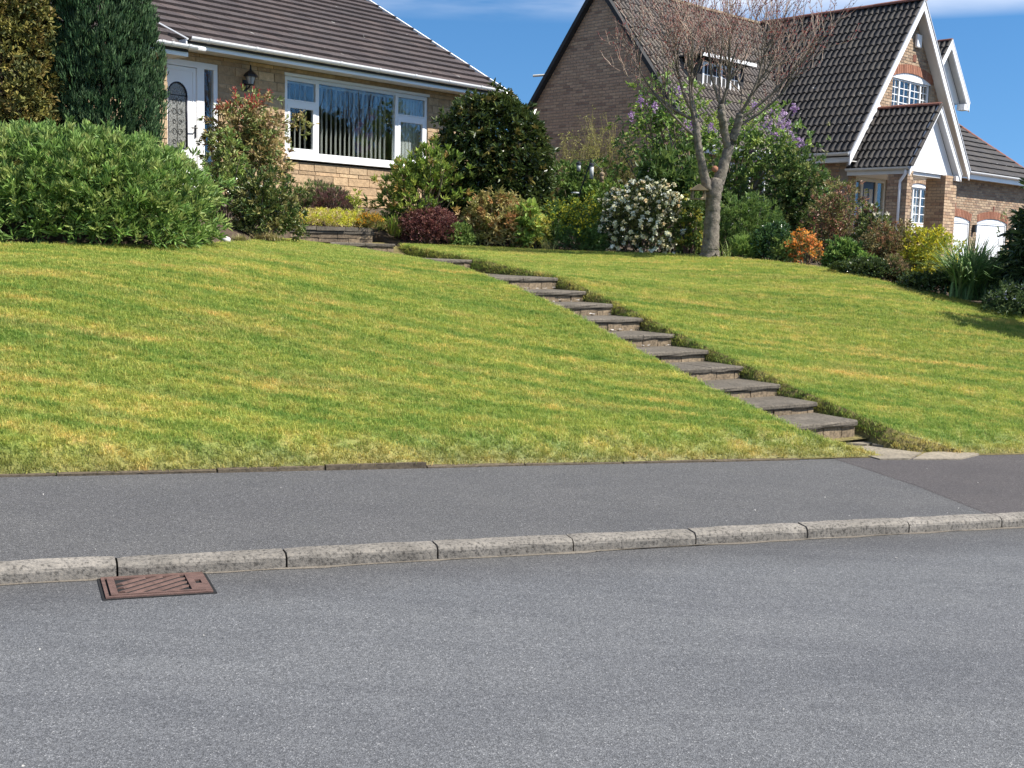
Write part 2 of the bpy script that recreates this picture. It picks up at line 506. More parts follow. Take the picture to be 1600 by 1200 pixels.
def m_obscure():
    m, nd, ln, p = mat_new('obscure_glass')
    v = pos_node(nd)
    f = noise(nd, ln, v, 60, 3)
    ln.new(ramp(nd, ln, f, [(0.35, (0.07, 0.075, 0.07)), (0.65, (0.30, 0.30, 0.28))]), p.inputs['Base Color'])
    p.inputs['Roughness'].default_value = 0.18
    bump(nd, ln, f, 0.6, 0.01, p)
    return m
M['obscure'] = m_obscure()

# ------------------------------------------------------------------ ground, road, pavement, kerb
STRUCT = dict(kind='structure')
def grid_obj(name, pts, mat, smooth=True, **kw):
    """pts: array (a,b,3)"""
    a, b = pts.shape[:2]
    i = np.arange(a * b).reshape(a, b)
    F = np.stack([i[:-1, :-1], i[1:, :-1], i[1:, 1:], i[:-1, 1:]], -1).reshape(-1, 4)
    return link(name, fast_mesh(name, pts.reshape(-1, 3), [F], smooth), mat, **kw)

def sheet(name, s0, s1, ds, t0, t1, dt, fn, mat, **kw):
    S = np.linspace(s0, s1, int(round((s1 - s0) / ds)) + 1); T = np.linspace(t0, t1, int(round((t1 - t0) / dt)) + 1)
    return grid_obj(name, np.array([[fn(s, t) for t in T] for s in S]), mat, **kw)

g = []
for s in np.linspace(-220, 260, 25):
    g.append([])
    for t in np.linspace(-220, 320, 28):
        P = pav(max(-40, min(60, s)), 0)
        Q = P0 + K * s + N * t
        g[-1].append((Q[0], Q[1], P[2] - 0.9))
grid_obj('ground', np.array(g), M['ground'], True, **STRUCT)
sheet('road', -40, 40, 4, -7.6, 0.05, 0.45, lambda s, t: road(s, t), M['road'], **STRUCT)
BACK = 1.91
sheet('pavement', -40, 40, 4, 0.085, BACK + 0.02, 0.3, lambda s, t: pav(s, t, -0.004 - 0.0), M['pave'], **STRUCT)

def st(P):
    return float(np.dot(P - P0, K)), float(np.dot(P - P0, N))
pp = [st(on_pav(1322, 722)), st(on_pav(1430, 758)), st(on_pav(1545, 803))]
pp[-1] = (pp[-1][0], 0.10); pp[0] = (pp[0][0], BACK + 0.02)
pts = []
for (s, t) in pp:
    pts.append([pav(s, t, -0.003), pav(s + .03, t, 0.0), pav(s + 6, t, 0.0), pav(s + 30, t, 0.0)])
grid_obj('pavement_patch', np.array(pts), M['patch'], False, **STRUCT)

kerb = bpy.data.objects.new('kerb', None); COL.objects.link(kerb); setp(kerb, **STRUCT)
KL = 0.779
for i in range(-5, 16):
    mb = MB()
    gp = 0.005
    s0, s1 = i * KL + gp, (i + 1) * KL - gp
    jz, jt = rng.uniform(-0.004, 0.004), rng.uniform(-0.004, 0.004)
    prof = [(0.004, -0.16), (0.0, -0.03), (0.004, -0.016), (0.02, 0.0), (0.098, 0.004), (0.10, -0.16)]
    nseg = 7
    V, F = [], []
    for a in range(nseg + 1):
        s = s0 + (s1 - s0) * a / nseg
        for (t, z) in prof:
            w = rng.uniform(-0.0022, 0.0022) if z > -0.1 else 0
            e = 0.006 if (a in (0, nseg) and z > -0.05) else 0
            P = pav(s, t + jt + w + e * 0.5)
            V.append((P[0], P[1], P[2] + z + jz + w - e * 0.5 - 0.02 * t))
    n = len(prof)
    for a in range(nseg):
        for b in range(n - 1):
            F.append((a * n + b, a * n + b + 1, (a + 1) * n + b + 1, (a + 1) * n + b))
    F.append(tuple(range(n))); F.append(tuple(nseg * n + b for b in range(n - 1, -1, -1)))
    mb.add(V, [q[::-1] for q in F])
    mb.obj('kerb_stone', M['kerb'], kerb)
# silt along the kerb foot
sheet('gutter_silt', -6, 12, 0.12, -0.05, 0.012, 0.031, lambda s, t: road(s, t if t > -0.03 else -0.012 - 0.016 * abs(math.sin(s * 2.1) + 0.6 * math.sin(s * 7.7) + .5 * math.sin(s * 15.3)), 0.002), M['silt'], kind='structure')

# ------------------------------------------------------------------ drain grate
dq = [on_pav(157, 910, -0.075), on_pav(319, 903, -0.075), on_pav(333, 934, -0.08), on_pav(166, 944, -0.08)]
ds_ = [st(P) for P in dq]
s0, s1 = (ds_[0][0] + ds_[3][0]) / 2, (ds_[1][0] + ds_[2][0]) / 2
t1, t0 = -0.015, (ds_[2][1] + ds_[3][1]) / 2
gl = road((s0 + s1) / 2, (t0 + t1) / 2)
grate = thing('drain_grate', 'rusty iron drain grate set in the road beside the kerb', 'drain', tuple(gl))
def dloc(s, t, z):
    P = road(s, t, z)
    return P - gl
def dbox(mb, a0, a1, b0, b1, z0, z1):
    V = [dloc(a0, b0, z0), dloc(a1, b0, z0), dloc(a1, b1, z0), dloc(a0, b1, z0), dloc(a0, b0, z1), dloc(a1, b0, z1), dloc(a1, b1, z1), dloc(a0, b1, z1)]
    mb.hexa(V)
mb = MB(); dbox(mb, s0 - .014, s1 + .016, t0 - .012, t1, 0.0015, 0.0038); mb.obj('pit', M['nearblack'], grate)  # thin black sheet; colour stands in for shade below bars, edge shows bedding seam
mb = MB()
dbox(mb, s0, s1, t0, t0 + 0.02, 0.002, 0.010); dbox(mb, s0, s1, t1 - 0.02, t1, 0.002, 0.010)
dbox(mb, s1 - 0.028, s1, t0 + 0.02, t1 - 0.02, 0.002, 0.012); dbox(mb, s0, s0 + 0.015, t0 + 0.02, t1 - 0.02, 0.002, 0.011)
mb.obj('frame', M['iron'], grate)
mb = MB()
a0, a1, b0, b1 = s0 + 0.024, s1 - 0.055, t0 + 0.026, t1 - 0.026
dbox(mb, a0, a0 + 0.03, b0, b1, 0.004, 0.013); dbox(mb, a1 - 0.03, a1, b0, b1, 0.004, 0.013)
dbox(mb, a0 + 0.03, a1 - 0.03, b0, b0 + 0.016, 0.004, 0.0125); dbox(mb, a0 + 0.03, a1 - 0.03, b1 - 0.016, b1, 0.004, 0.0125)
dbox(mb, a1 - 0.001, s1 - 0.027, (b0 + b1) / 2 + 0.03, b1, 0.003, 0.012)
dbox(mb, a1 - 0.001, s1 - 0.027, b0, (b0 + b1) / 2 - 0.03, 0.003, 0.012)
mb.obj('grate_rim', M['iron'], grate)
x0, x1, y0, y1 = a0 + 0.03, a1 - 0.03, b0 + 0.016, b1 - 0.016
sh = 0.30
for k in range(11):
    sA = x0 - sh + 0.03 + k * 0.076
    # a slanting bar from (sA, y0) to (sA+sh, y1), clipped to the opening
    u_lo, u_hi = max(0, (x0 - sA) / sh), min(1, (x1 - 0.034 - sA) / sh)
    if u_hi - u_lo < 0.12:
        continue
    mb = MB()
    q0, q1 = (sA + sh * u_lo, y0 + (y1 - y0) * u_lo), (sA + sh * u_hi, y0 + (y1 - y0) * u_hi)
    w = 0.034
    V = []
    for z, ww in ((0.004, w), (0.0115, w * 0.7)):
        for (s, t), e in ((q0, 0), (q0, 1), (q1, 1), (q1, 0)):
            V.append(dloc(s + (w - ww) / 2 + e * ww, t, z))
    V = [V[0], V[1], V[2], V[3], V[4], V[5], V[6], V[7]]
    mb.hexa(V); mb.obj('bar', M['iron'], grate)

# ------------------------------------------------------------------ lawn, bed, stairs layout
SB = np.array([3.042, 9.896, -0.026]); SA = math.radians(-33)
SQ = np.array([math.sin(SA), math.cos(SA), 0]); SE = np.array([math.cos(SA), -math.sin(SA), 0])
ST = [0.011, .495, .962, 1.455, 1.965, 2.494, 3.02, 3.537, 4.075, 4.639, 6.658, 8.932, 9.66]
SZ = [.114, .212, .324, .445, .557, .68, .815, .94, 1.06, 1.197, 1.369, 1.561, 1.738]
def stw(e, q, z):
    P = SB + SE * e + SQ * q
    return np.array([P[0], P[1], z])

EDGE = [(-900, 374, 10.2), (-200, 378, 10.9), (0, 381, 11.3), (150, 384, 11.7), (300, 385, 12.6), (350, 380, 13.4), (449, 374, 16.4), (453, 353, 17.5), (500, 356, 17.95), (585, 362, 18.5), (606, 375, 18.2),
        (625, 381.5, 17.9), (740, 386, 18.1), (870, 392, 18.0), (1000, 396, 17.6), (1110, 400, 17.2), (1200, 408, 16.8), (1300, 420, 16.3), (1400, 444, 15.7),
        (1500, 467, 15.1), (1600, 492, 14.4), (1750, 548, 13.3), (1950, 655, 11.9), (2150, 780, 10.7), (2500, 900, 10.2)]
EPX = np.array([e[0] for e in EDGE], float); EDEP = np.array([e[2] for e in EDGE]); EZ = np.array([at(*e)[2] for e in EDGE])
EZ[-2:] = [-0.25, -0.25]
BK = [(-900, 14.0, 2.0), (0, 15.4, 2.02), (263, 16.8, 2.08), (445, 18.8, 2.1), (700, 21.4, 2.05), (850, 24, 1.75), (1000, 26, 1.6), (1330, 27, 1.40), (1500, 28, 1.1), (1700, 28, .8), (2500, 28, .3)]
BPX = np.array([b[0] for b in BK], float); BDEP = np.array([b[1] for b in BK]); BZ = np.array([b[2] for b in BK])
def hz(px):
    return 388.8 + 0.0244 * (px - 800)
def ground_z(px, dep):
    d0, z0 = np.interp(px, EPX, EDEP), np.interp(px, EPX, EZ)
    d1, z1 = np.interp(px, BPX, BDEP), np.interp(px, BPX, BZ)
    k = min(1.0, max(0.0, (dep - d0) / (d1 - d0)))
    return z0 + (z1 - z0) * k
def gpt(px, dep, dz=0.0):
    d = at(px, hz(px), dep)
    return np.array([d[0], d[1], ground_z(px, dep) + dz])
# bare soil of the beds, from the lawn's edge back under the houses
rows = []
for px in sorted(set(np.linspace(-900, 2500, 96)) | set(np.arange(440., 664., 7.))):
    d0, d1 = np.interp(px, EPX, EDEP), np.interp(px, BPX, BDEP)
    r_ = []
    for k in np.linspace(0, 1, 9):
        P = gpt(px, d0 + (d1 - d0) * k); P[2] += rng.uniform(-0.02, 0.02) - 0.03 * (k == 0); r_.append(P)
    sk_ = r_[0].copy(); sk_[2] -= 0.6; r_.insert(0, sk_)
    for dd in (8, 22):
        Q = at(px, hz(px), d1 + dd); Q[2] = np.interp(px, BPX, BZ); r_.append(Q)
    rows.append(r_)
grid_obj('garden_soil', np.array(rows), M['soil'], True, **STRUCT)

def curve_pts(pts, n):
    pts = np.array(pts, float)
    L = np.r_[0, np.cumsum(np.linalg.norm(np.diff(pts, axis=0), axis=1))]
    u = np.linspace(0, L[-1], n)
    return np.stack([np.interp(u, L, pts[:, k]) for k in range(3)], 1)
def coons(bot, top, lef, rig):
    a, b = len(bot), len(lef)
    u = np.linspace(0, 1, a)[:, None, None]; v = np.linspace(0, 1, b)[None, :, None]
    Bc, Tc, Lc, Rc = bot[:, None], top[:, None], lef[None], rig[None]
    return (1 - v) * Bc + v * Tc + (1 - u) * Lc + u * Rc - ((1 - u) * (1 - v) * bot[0] + u * (1 - v) * bot[-1] + (1 - u) * v * top[0] + u * v * top[-1])

# left lawn
PB = BACK + 0.05
led = [(1250, 673), (1175, 637), (1100, 602), (1000, 549), (900, 493), (800, 447), (725, 419), (660, 406), (600, 396)]
Lside = [pav(st(on_pav(1376, 713))[0], PB, 0.012)]
for (x, y) in led:
    Lside.append(onplane(x, y, SB - SE * 0.93, SE))
Lside.append(at(560, 389, 16.3))
Ltop = [at(560, 389, 16.3), at(505, 382, 16.4)] + [np.array([*at(px, hz(px), np.interp(px, EPX, EDEP))[:2], np.interp(px, EPX, EZ)]) for px in (446, 400, 350, 300, 225, 150, 75, 0, -100, -200, -400, -650, -900)]
farL = -6.2
bot = curve_pts([Lside[0], pav(3, PB, 0.012), pav(farL, PB, 0.012)], 90)
lef = curve_pts(Lside, 60); top = curve_pts(Ltop, 90)
z0_, z1_ = bot[-1], top[-1]
rig = np.array([z0_ + (z1_ - z0_) * k + np.array([0, 0, 0.10 * math.sin(math.pi * k)]) for k in np.linspace(0, 1, 60)])
LAWN_L = coons(bot, top, lef, rig)
# right lawn
red = [(1400, 673), (1330, 642), (1277, 621), (1222, 596), (1166, 569), (1110, 545), (1057, 519), (1008, 494), (962, 472), (918, 452), (876, 432), (800, 417), (741, 403)]
Rside = [pav(st(on_pav(1497, 706))[0], PB + 0.02, 0.012)]
for (x, y) in red:
    off = 0.14 if x > 1250 else 0.045
    Rside.append(onplane(x, y, SB + SE * off, SE))
Rside.append(at(626, 382, 17.9))
Rtop = [at(626, 382, 17.9)] + [np.array([*at(px, hz(px), np.interp(px, EPX, EDEP))[:2], np.interp(px, EPX, EZ)]) for px in (680, 740, 800, 870, 940, 1000, 1055, 1110, 1160, 1200, 1250, 1300, 1350, 1400, 1450, 1500, 1550, 1600, 1675, 1750, 1850, 1950, 2050)]
bot2 = curve_pts([Rside[0], pav(10, PB + 0.02, 0.012), pav(12.3, PB, 0.012)], 80)
lef2 = curve_pts(Rside, 70); top2 = curve_pts(Rtop, 80)
rig2 = curve_pts([bot2[-1], top2[-1]], 70)
LAWN_R = coons(bot2, top2, lef2, rig2)

def lawn(P, name, side):
    a, b = P.shape[:2]
    P = P.copy()
    P[1:-1, 1:-1, 2] += (rng.rand(a - 2, b - 2) - 0.5) * 0.012
    # turn the edge down like a cut turf edge
    rim = P[0:1].copy(); rim[..., 2] -= 0.30; rim[..., :2] += (SE * side)[:2]
    P2 = np.concatenate([rim, P], 0)
    base = P2[:, 0:1].copy(); base[..., 2] -= 0.07
    P3 = np.concatenate([base, P2], 1)
    o = grid_obj(name, P3, M['turf'], True, kind='structure')
    o.data.materials.append(M['bank'])
    nb = P3.shape[1] - 1
    idx = np.zeros(len(o.data.polygons), np.int32); idx[:nb] = 1
    o.data.polygons.foreach_set('material_index', idx)
    lip = P[0:1].copy(); lip[..., 2] -= 0.13; lip[..., :2] += (SE * side * .45)[:2]   # turf hangs a little over the cut edge
    P = np.concatenate([lip, P], 0); a += 1
    i = np.arange(a * b).reshape(a, b)
    F = np.stack([i[:-1, :-1], i[1:, :-1], i[1:, 1:], i[:-1, 1:]], -1).reshape(-1, 4)
    return P, F
gl_L = lawn(LAWN_L, 'lawn', 0.03)
gl_R = lawn(LAWN_R, 'lawn', -0.08)

# grass: tufts scattered over the two lawns
def tuft(nbl, h, r):
    V, F = [], []
    for _ in range(nbl):
        a = rng.uniform(0, 6.28); d = np.array([math.cos(a), math.sin(a), 0]); b = np.array([-d[1], d[0], 0])
        p = np.array([rng.normal(0, r), rng.normal(0, r), -0.004])
        hh = h * rng.uniform(0.55, 1.15); w = rng.uniform(0.0016, 0.003); lean = rng.uniform(0.35, 1.5)
        m_ = p + np.array([0, 0, hh * 0.6]) + d * hh * lean * 0.35
        t_ = p + np.array([0, 0, hh * (1.0 - 0.25 * lean)]) + d * hh * lean
        k = len(V)
        V += [p - b * w, p + b * w, m_ + b * w * 0.8, m_ - b * w * 0.8, t_]
        F += [(k, k + 1, k + 2, k + 3), (k + 3, k + 2, k + 4)]
    return V, F
tcol = bpy.data.collections.new('grass_tufts')
for k in range(5):
    mb = MB(); V, F = tuft(16, 0.036 + 0.004 * k, 0.028); mb.add(V, F)
    me = mb.mesh('grass_tuft'); me.materials.append(M['grass'])
    o = bpy.data.objects.new('grass_tuft', me); tcol.objects.link(o)

def grass_nodes(density):
    ng = bpy.data.node_groups.new('grass_scatter', 'GeometryNodeTree')
    ng.interface.new_socket('Geometry', in_out='INPUT', socket_type='NodeSocketGeometry')
    ng.interface.new_socket('Geometry', in_out='OUTPUT', socket_type='NodeSocketGeometry')
    nd, ln = ng.nodes, ng.links
    gi = nd.new('NodeGroupInput'); go = nd.new('NodeGroupOutput')
    dp = nd.new('GeometryNodeDistributePointsOnFaces')
    dp.inputs['Density'].default_value = density
    ln.new(gi.outputs[0], dp.inputs['Mesh'])
    ci = nd.new('GeometryNodeCollectionInfo')
    ci.inputs['Collection'].default_value = tcol
    ci.inputs['Separate Children'].default_value = True
    ci.inputs['Reset Children'].default_value = True
    ip = nd.new('GeometryNodeInstanceOnPoints')
    ip.inputs['Pick Instance'].default_value = True
    ln.new(dp.outputs['Points'], ip.inputs['Points'])
    ln.new(ci.outputs[0], ip.inputs['Instance'])
    rv = nd.new('FunctionNodeRandomValue'); rv.data_type = 'FLOAT_VECTOR'
    rv.inputs[0].default_value = (-0.15, -0.15, 0); rv.inputs[1].default_value = (0.15, 0.15, 6.283)
    ln.new(rv.outputs[0], ip.inputs['Rotation'])
    rs = nd.new('FunctionNodeRandomValue'); rs.data_type = 'FLOAT'
    rs.inputs[2].default_value = 0.5; rs.inputs[3].default_value = 1.0
    ln.new(rs.outputs[1], ip.inputs['Scale'])
    ln.new(ip.outputs[0], go.inputs[0])
    return ng
for (P, F), dens in ((gl_L, 1450), (gl_R, 1250)):
    me = fast_mesh('grass', P.reshape(-1, 3), [F])
    o = link('grass', me, M['grass'], kind='stuff', label='short mown grass with straw coloured patches', category='grass')
    md = o.modifiers.new('scatter', 'NODES'); md.node_group = grass_nodes(dens)

# soil trench under the stairs, earth under the path slabs
tr = []
for q in np.linspace(-0.05, 12.0, 44):
    z = np.interp(q, ST, [z - 0.16 for z in SZ])
    wl_ = -1.25 if q < 8 else -1.75
    wr_ = 0.32 if q < 7.5 else 1.0
    tr.append([stw(e, q, z) for e in (wl_, -0.6, 0, wr_)])
grid_obj('stair_soil', np.array(tr), M['bank'], True, **STRUCT)
tr = []
for s in np.linspace(4.6, 8.5, 14):
    tr.append([pav(s, t, 0.003 + 0.02 * (t - BACK) + rng.uniform(-.002, .002)) for t in np.linspace(BACK + 0.015, 3.3, 6)])
grid_obj('path_bed', np.array(tr), M['bank'], True, **STRUCT)

# ------------------------------------------------------------------ the garden steps
steps = thing('garden_steps', 'long flight of worn stone steps climbing between the two lawns', 'steps', tuple(stw(0, 0, -0.05)), -SA * 0)
def sloc(e, q, z):
    return stw(e, q, z) - stw(0, 0, -0.05)
def sbox(mb, e0, e1, q0, q1, z0, z1, j=0.004, tint=None):
    V = []
    for z in (z0, z1):
        for (e, q) in ((e0, q0), (e1, q0), (e1, q1), (e0, q1)):
            V.append(sloc(e + rng.uniform(-j, j), q + rng.uniform(-j, j), z + (rng.uniform(-j, j) if z == z1 else 0)))
    mb.hexa(V, tint)
def slab_mesh(mb, e0, e1, q0, q1, z0, z1, n=5):
    """slab with a worn, uneven front arris"""
    prof = [(q0 + 0.006, z0), (q0, z0 + 0.012), (q0, z1 - 0.012), (q0 + 0.012, z1), (q1, z1), (q1, z0)]
    V, F = [], []
    for a in range(n + 1):
        e = e0 + (e1 - e0) * a / n
        for k, (q, z) in enumerate(prof):
            w = rng.uniform(-0.004, 0.004) if k < 4 else 0
            V.append(sloc(e, q + w, z + w * 0.5))
    m = len(prof)
    for a in range(n):
        for b in range(m):
            F.append((a * m + b, (a + 1) * m + b, (a + 1) * m + (b + 1) % m, a * m + (b + 1) % m))
    F.append(tuple(range(m))); F.append(tuple(n * m + b for b in range(m - 1, -1, -1)))
    mb.add(V, F)
TH = 0.045
for i, (q, z) in enumerate(zip(ST, SZ)):
    last = i == len(ST) - 1
    qn = q + 1.0 if last else ST[i + 1]
    w = 0.9 if i < 11 else (1.06 if i == 11 else 1.41)
    zb = SZ[i - 1] if i else -0.03
    de = rng.uniform(-0.015, 0.015)
    # the slabs: one or two per tread
    if i < 9:
        cuts = [-w, 0] if i not in (3, 5) else [-w, -0.42, 0]
        for a, b in zip(cuts[:-1], cuts[1:]):
            mb = MB(); slab_mesh(mb, a + 0.003 + de, b - 0.003 + de, q - 0.016, qn + 0.03, z - TH, z); mb.obj('tread_slab', M['slab'], steps)
    else:
        qs = np.arange(q - 0.016, qn + 0.05, 0.62); qs = list(qs[:-1]) + [qn + 0.03] if len(qs) > 1 else [q - 0.016, qn + 0.03]
        for qa, qb in zip(qs[:-1], qs[1:]):
            cuts = [-w, -0.5, 0] if (i % 2) else [-w, -0.62, 0]
            for a, b in zip(cuts[:-1], cuts[1:]):
                mb = MB()
                if qa == qs[0]:
                    slab_mesh(mb, a + 0.003, b - 0.003, qa, qb - 0.005, z - TH, z + rng.uniform(-.003, .003))
                else:
                    zz = rng.uniform(-.005, .003); sbox(mb, a + 0.004, b - 0.004, qa + 0.004, qb - 0.004, z - TH, z + zz, 0.002)
                mb.obj('tread_slab', M['slab'], steps)
    # riser: core and stones in front of it
    mb = MB(); sbox(mb, -w + 0.05, -0.03, q + 0.03, qn + 0.2, zb - 0.12, z - TH, 0); rs_ = mb.obj('riser', M['mortar'], steps)
    e = -w + 0.03
    rows_ = 2 if (z - TH - zb) > 0.1 else 1
    hh = (z - TH - zb - 0.002) / rows_
    for r_ in range(rows_):
        e = -w + 0.03
        while e < -0.03:
            L_ = rng.uniform(0.16, 0.30)
            e1 = min(e + L_, -0.015)
            if -0.015 - e1 < 0.08:
                e1 = -0.015
            mb = MB(); qq = q + rng.uniform(0.0, 0.012)
            sbox(mb, e + 0.005, e1 - 0.005, qq, q + 0.06, zb - 0.01 + hh * r_ + 0.010 * (r_ > 0), zb + hh * (r_ + 1) - 0.004, 0.004)
            mb.obj('stone', M['stepstone'], rs_)
            e = e1
# low wall left of the top step
wall_o = thing('stone_wall', 'low dark stone wall with flat coping at the head of the steps', 'wall', tuple(stw(-1.5, 9.7, 1.3)))
wb = stw(-1.5, 9.7, 1.3)
def wbox(name, e0, e1, q0, q1, z0, z1, mat, j=0.006):
    mb = MB(); V = []
    for z in (z0, z1):
        for (e, q) in ((e0, q0), (e1, q0), (e1, q1), (e0, q1)):
            V.append(stw(e + rng.uniform(-j, j), q + rng.uniform(-j, j), z + rng.uniform(-j, j)) - wb)
    mb.hexa(V); return mb.obj(name, mat, wall_o)
for (e0, e1, q0) in ((-1.46, -0.98, 9.63), (-0.97, -0.5, 9.62), (-0.49, -0.03, 9.64)):
    wbox('coping_stone', e0, e1, q0, q0 + 0.4, 1.742, 1.795, M['slab'])
for (e0, e1) in ((-1.44, -1.1), (-1.09, -0.62), (-0.61, -0.04)):
    wbox('stone', e0, e1, 9.66, 9.9, 1.63, 1.738, M['darkstone'])
for (e0, e1) in ((-1.44, -0.92), (-0.91, -0.04)):
    wbox('stone', e0, e1, 9.67, 9.9, 1.42, 1.625, M['darkstone'])
wbox('return_stone', -1.47, -1.45, 9.66, 10.9, 1.42, 1.74, M['darkstone'])

# ------------------------------------------------------------------ path slabs, lawn edging
path = bpy.data.objects.new('path', None); COL.objects.link(path); setp(path, **STRUCT)
for quad in ([(1215, 686), (1338, 671), (1402, 680), (1355, 694)], [(1405, 681), (1440, 681), (1494, 699), (1440, 704), (1362, 694)], [(1356, 697), (1440, 707), (1420, 716), (1375, 716), (1318, 701)],
             [(1445, 707), (1496, 701), (1530, 709), (1500, 716), (1427, 716)]):
    V = [on_pav(x, y, 0.030 if y < 700 else 0.014) for (x, y) in quad]
    V = [p + np.array([0, 0, rng.uniform(-.004, .004)]) for p in V]
    n = len(V)
    mb = MB(); mb.add([p - np.array([0, 0, 0.06]) for p in V] + V, [tuple(range(n - 1, -1, -1)), tuple(range(n, 2 * n))] + [(i, (i + 1) % n, n + (i + 1) % n, n + i) for i in range(n)][:: 1])
    o = mb.obj('paving_slab', M['pathslab'], path)
edg = thing('lawn_edging', 'row of thin dark edging stones along the front of the left lawn', 'edging', tuple(pav(0, BACK)))
e0_ = pav(0, BACK)
segs = [(-5.6, -4.7, .015), (-4.69, -3.8, .018), (-3.79, -2.9, .012), (-2.89, -2.0, .016), (-1.99, -1.1, .012), (-1.09, -0.2, .014), (-0.19, 0.75, .016), (0.76, 1.45, .022), (1.46, 2.16, .034), (2.17, 2.9, .012), (2.91, 3.7, .01), (3.71, 4.5, .014), (4.51, 5.3, .012)]
for a, b, h in segs:
    mb = MB(); V = []
    for z in (-0.08, h):
        for (s, t) in ((a, BACK - 0.002), (b, BACK - 0.002), (b, BACK + 0.045), (a, BACK + 0.045)):
            V.append(pav(s, t + rng.uniform(-.006, .006), z * (.6 if z > 0 and z < .02 else 1) + (rng.uniform(-.006, .006) if z > 0 else 0)) - e0_)
    mb.hexa(V); mb.obj('edging_stone', M['edging'], edg)
# ------------------------------------------------------------------ masonry
def cut_intervals(base, holes, z0, z1):
    """intervals of a course [z0,z1] left over after the holes (u0,u1,za,zb)"""
    iv = list(base)
    zm = (z0 + z1) / 2
    for (a, b, za, zb) in holes:
        if za < zm < zb:
            out = []
            for (p, q) in iv:
                if b <= p or a >= q:
                    out.append((p, q))
                else:
                    if a > p: out.append((p, a))
                    if b < q: out.append((b, q))
            iv = out
    return [(p, q) for p, q in iv if q - p > 0.03]

def masonry(parent, fn, courses, interval, holes, length, joint, mat, mortar, pal, name='brick', core=0.2, stagger=True, singles=0, proud=0.006, lenvar=0.0, wallname='wall', rough=0.0):
    """fn(u, d, z) -> local xyz, d depth into the wall. Core strips behind, one box per brick in front."""
    core_mb = MB()
    bricks = []
    for ci, (z0, z1) in enumerate(courses):
        iv = cut_intervals(interval((z0 + z1) / 2), holes, z0, z1)
        for (a, b) in iv:
            core_mb.hexa([fn(a, proud + 0.002, z0), fn(b, proud + 0.002, z0), fn(b, core, z0), fn(a, core, z0), fn(a, proud + 0.002, z1), fn(b, proud + 0.002, z1), fn(b, core, z1), fn(a, core, z1)])
            L0 = length
            u = a - (a % (L0)) - (L0 / 2 if (ci % 2 and stagger) else 0) if not lenvar else a - rng.uniform(0, length)
            while u < b:
                L_ = L0 if not lenvar else L0 * rng.uniform(1 - lenvar, 1 + lenvar)
                p, q = max(u, a), min(u + L_, b)
                if q - p > 0.04:
                    bricks.append((p + joint / 2, q - joint / 2, z0 + joint / 2, z1 - joint / 2))
                u += L_
    w = core_mb.obj(wallname, mortar, parent)
    def one(mb, br):
        p, q, z0, z1 = br
        c = pal[rng.randint(len(pal))]
        k = rng.uniform(0.9, 1.1)
        c = tuple(x * k for x in c)
        d = rng.uniform(-0.0015, 0.0015) - rough * rng.rand()
        e = 0.003
        V = [fn(p, proud + 0.01, z0), fn(q, proud + 0.01, z0), fn(q, proud + 0.01, z1), fn(p, proud + 0.01, z1), fn(p + e, d, z0 + e), fn(q - e, d, z0 + e), fn(q - e, d, z1 - e), fn(p + e, d, z1 - e)]
        mb.add(V, [(4, 5, 6, 7), (0, 1, 5, 4), (1, 2, 6, 5), (2, 3, 7, 6), (3, 0, 4, 7)], c)
    big = MB()
    idx = list(range(len(bricks)))
    if singles:
        idx.sort(key=lambda i: -(bricks[i][1] - bricks[i][0]) * (bricks[i][3] - bricks[i][2]))
    for n, i in enumerate(idx):
        if n < singles:
            mb = MB(); one(mb, bricks[i]); mb.obj(name, mat, w, tint=True)
        else:
            one(big, bricks[i])
    if big.v:
        big.obj(name + 'work' if name == 'brick' else name + '_rest', mat, w, tint=True, kind='stuff')
    return w

def bar_box(mb, fn, u0, u1, d0, d1, z0, z1):
    mb.hexa([fn(u0, d0, z0), fn(u1, d0, z0), fn(u1, d1, z0), fn(u0, d1, z0), fn(u0, d0, z1), fn(u1, d0, z1), fn(u1, d1, z1), fn(u0, d1, z1)])
def bx(name, mat, parent, fn, *a, **kw):
    mb = MB(); bar_box(mb, fn, *a); return mb.obj(name, mat, parent, **kw)
def pane(parent, fn, u0, u1, d, z0, z1, mat=None):
    return bx('pane', mat or M['glass'], parent, fn, u0, u1, d, d + 0.006, z0, z1)

def tile_mesh(kind, L, W, th, tint):
    """one roof tile: x along the eave, y up the slope, z out of it; butt end at y=0"""
    mb = MB()
    if kind == 'flat':
        xs = [0.002, W * 0.08, W * 0.5, W * 0.92, W - 0.002]; hs_ = [0, .002, .003, .002, 0]
    else:
        xs, hs_ = [], []
        for r_ in range(2):
            o = r_ * W / 2
            for fx, hh in ((0.01, 0.0), (0.40, 0.0), (0.46, 0.026), (0.58, 0.05), (0.82, 0.05), (0.95, 0.026)):
                xs.append(o + fx * W / 2); hs_.append(hh)
        xs.append(W - 0.001); hs_.append(0.0)
    n = len(xs)
    V = [(x, 0, th + h) for x, h in zip(xs, hs_)] + [(x, L * 1.12, 0.004 + h) for x, h in zip(xs, hs_)] + [(x, 0, max(0.0, h - 0.004)) for x, h in zip(xs, hs_)]
    F = [(i, i + 1, n + i + 1, n + i) for i in range(n - 1)] + [(2 * n + i, 2 * n + i + 1, i + 1, i) for i in range(n - 1)]
    F += [(0, n, 2 * n), (n - 1, 3 * n - 1, 2 * n - 1)]
    mb.add(V, F, tint)
    return mb

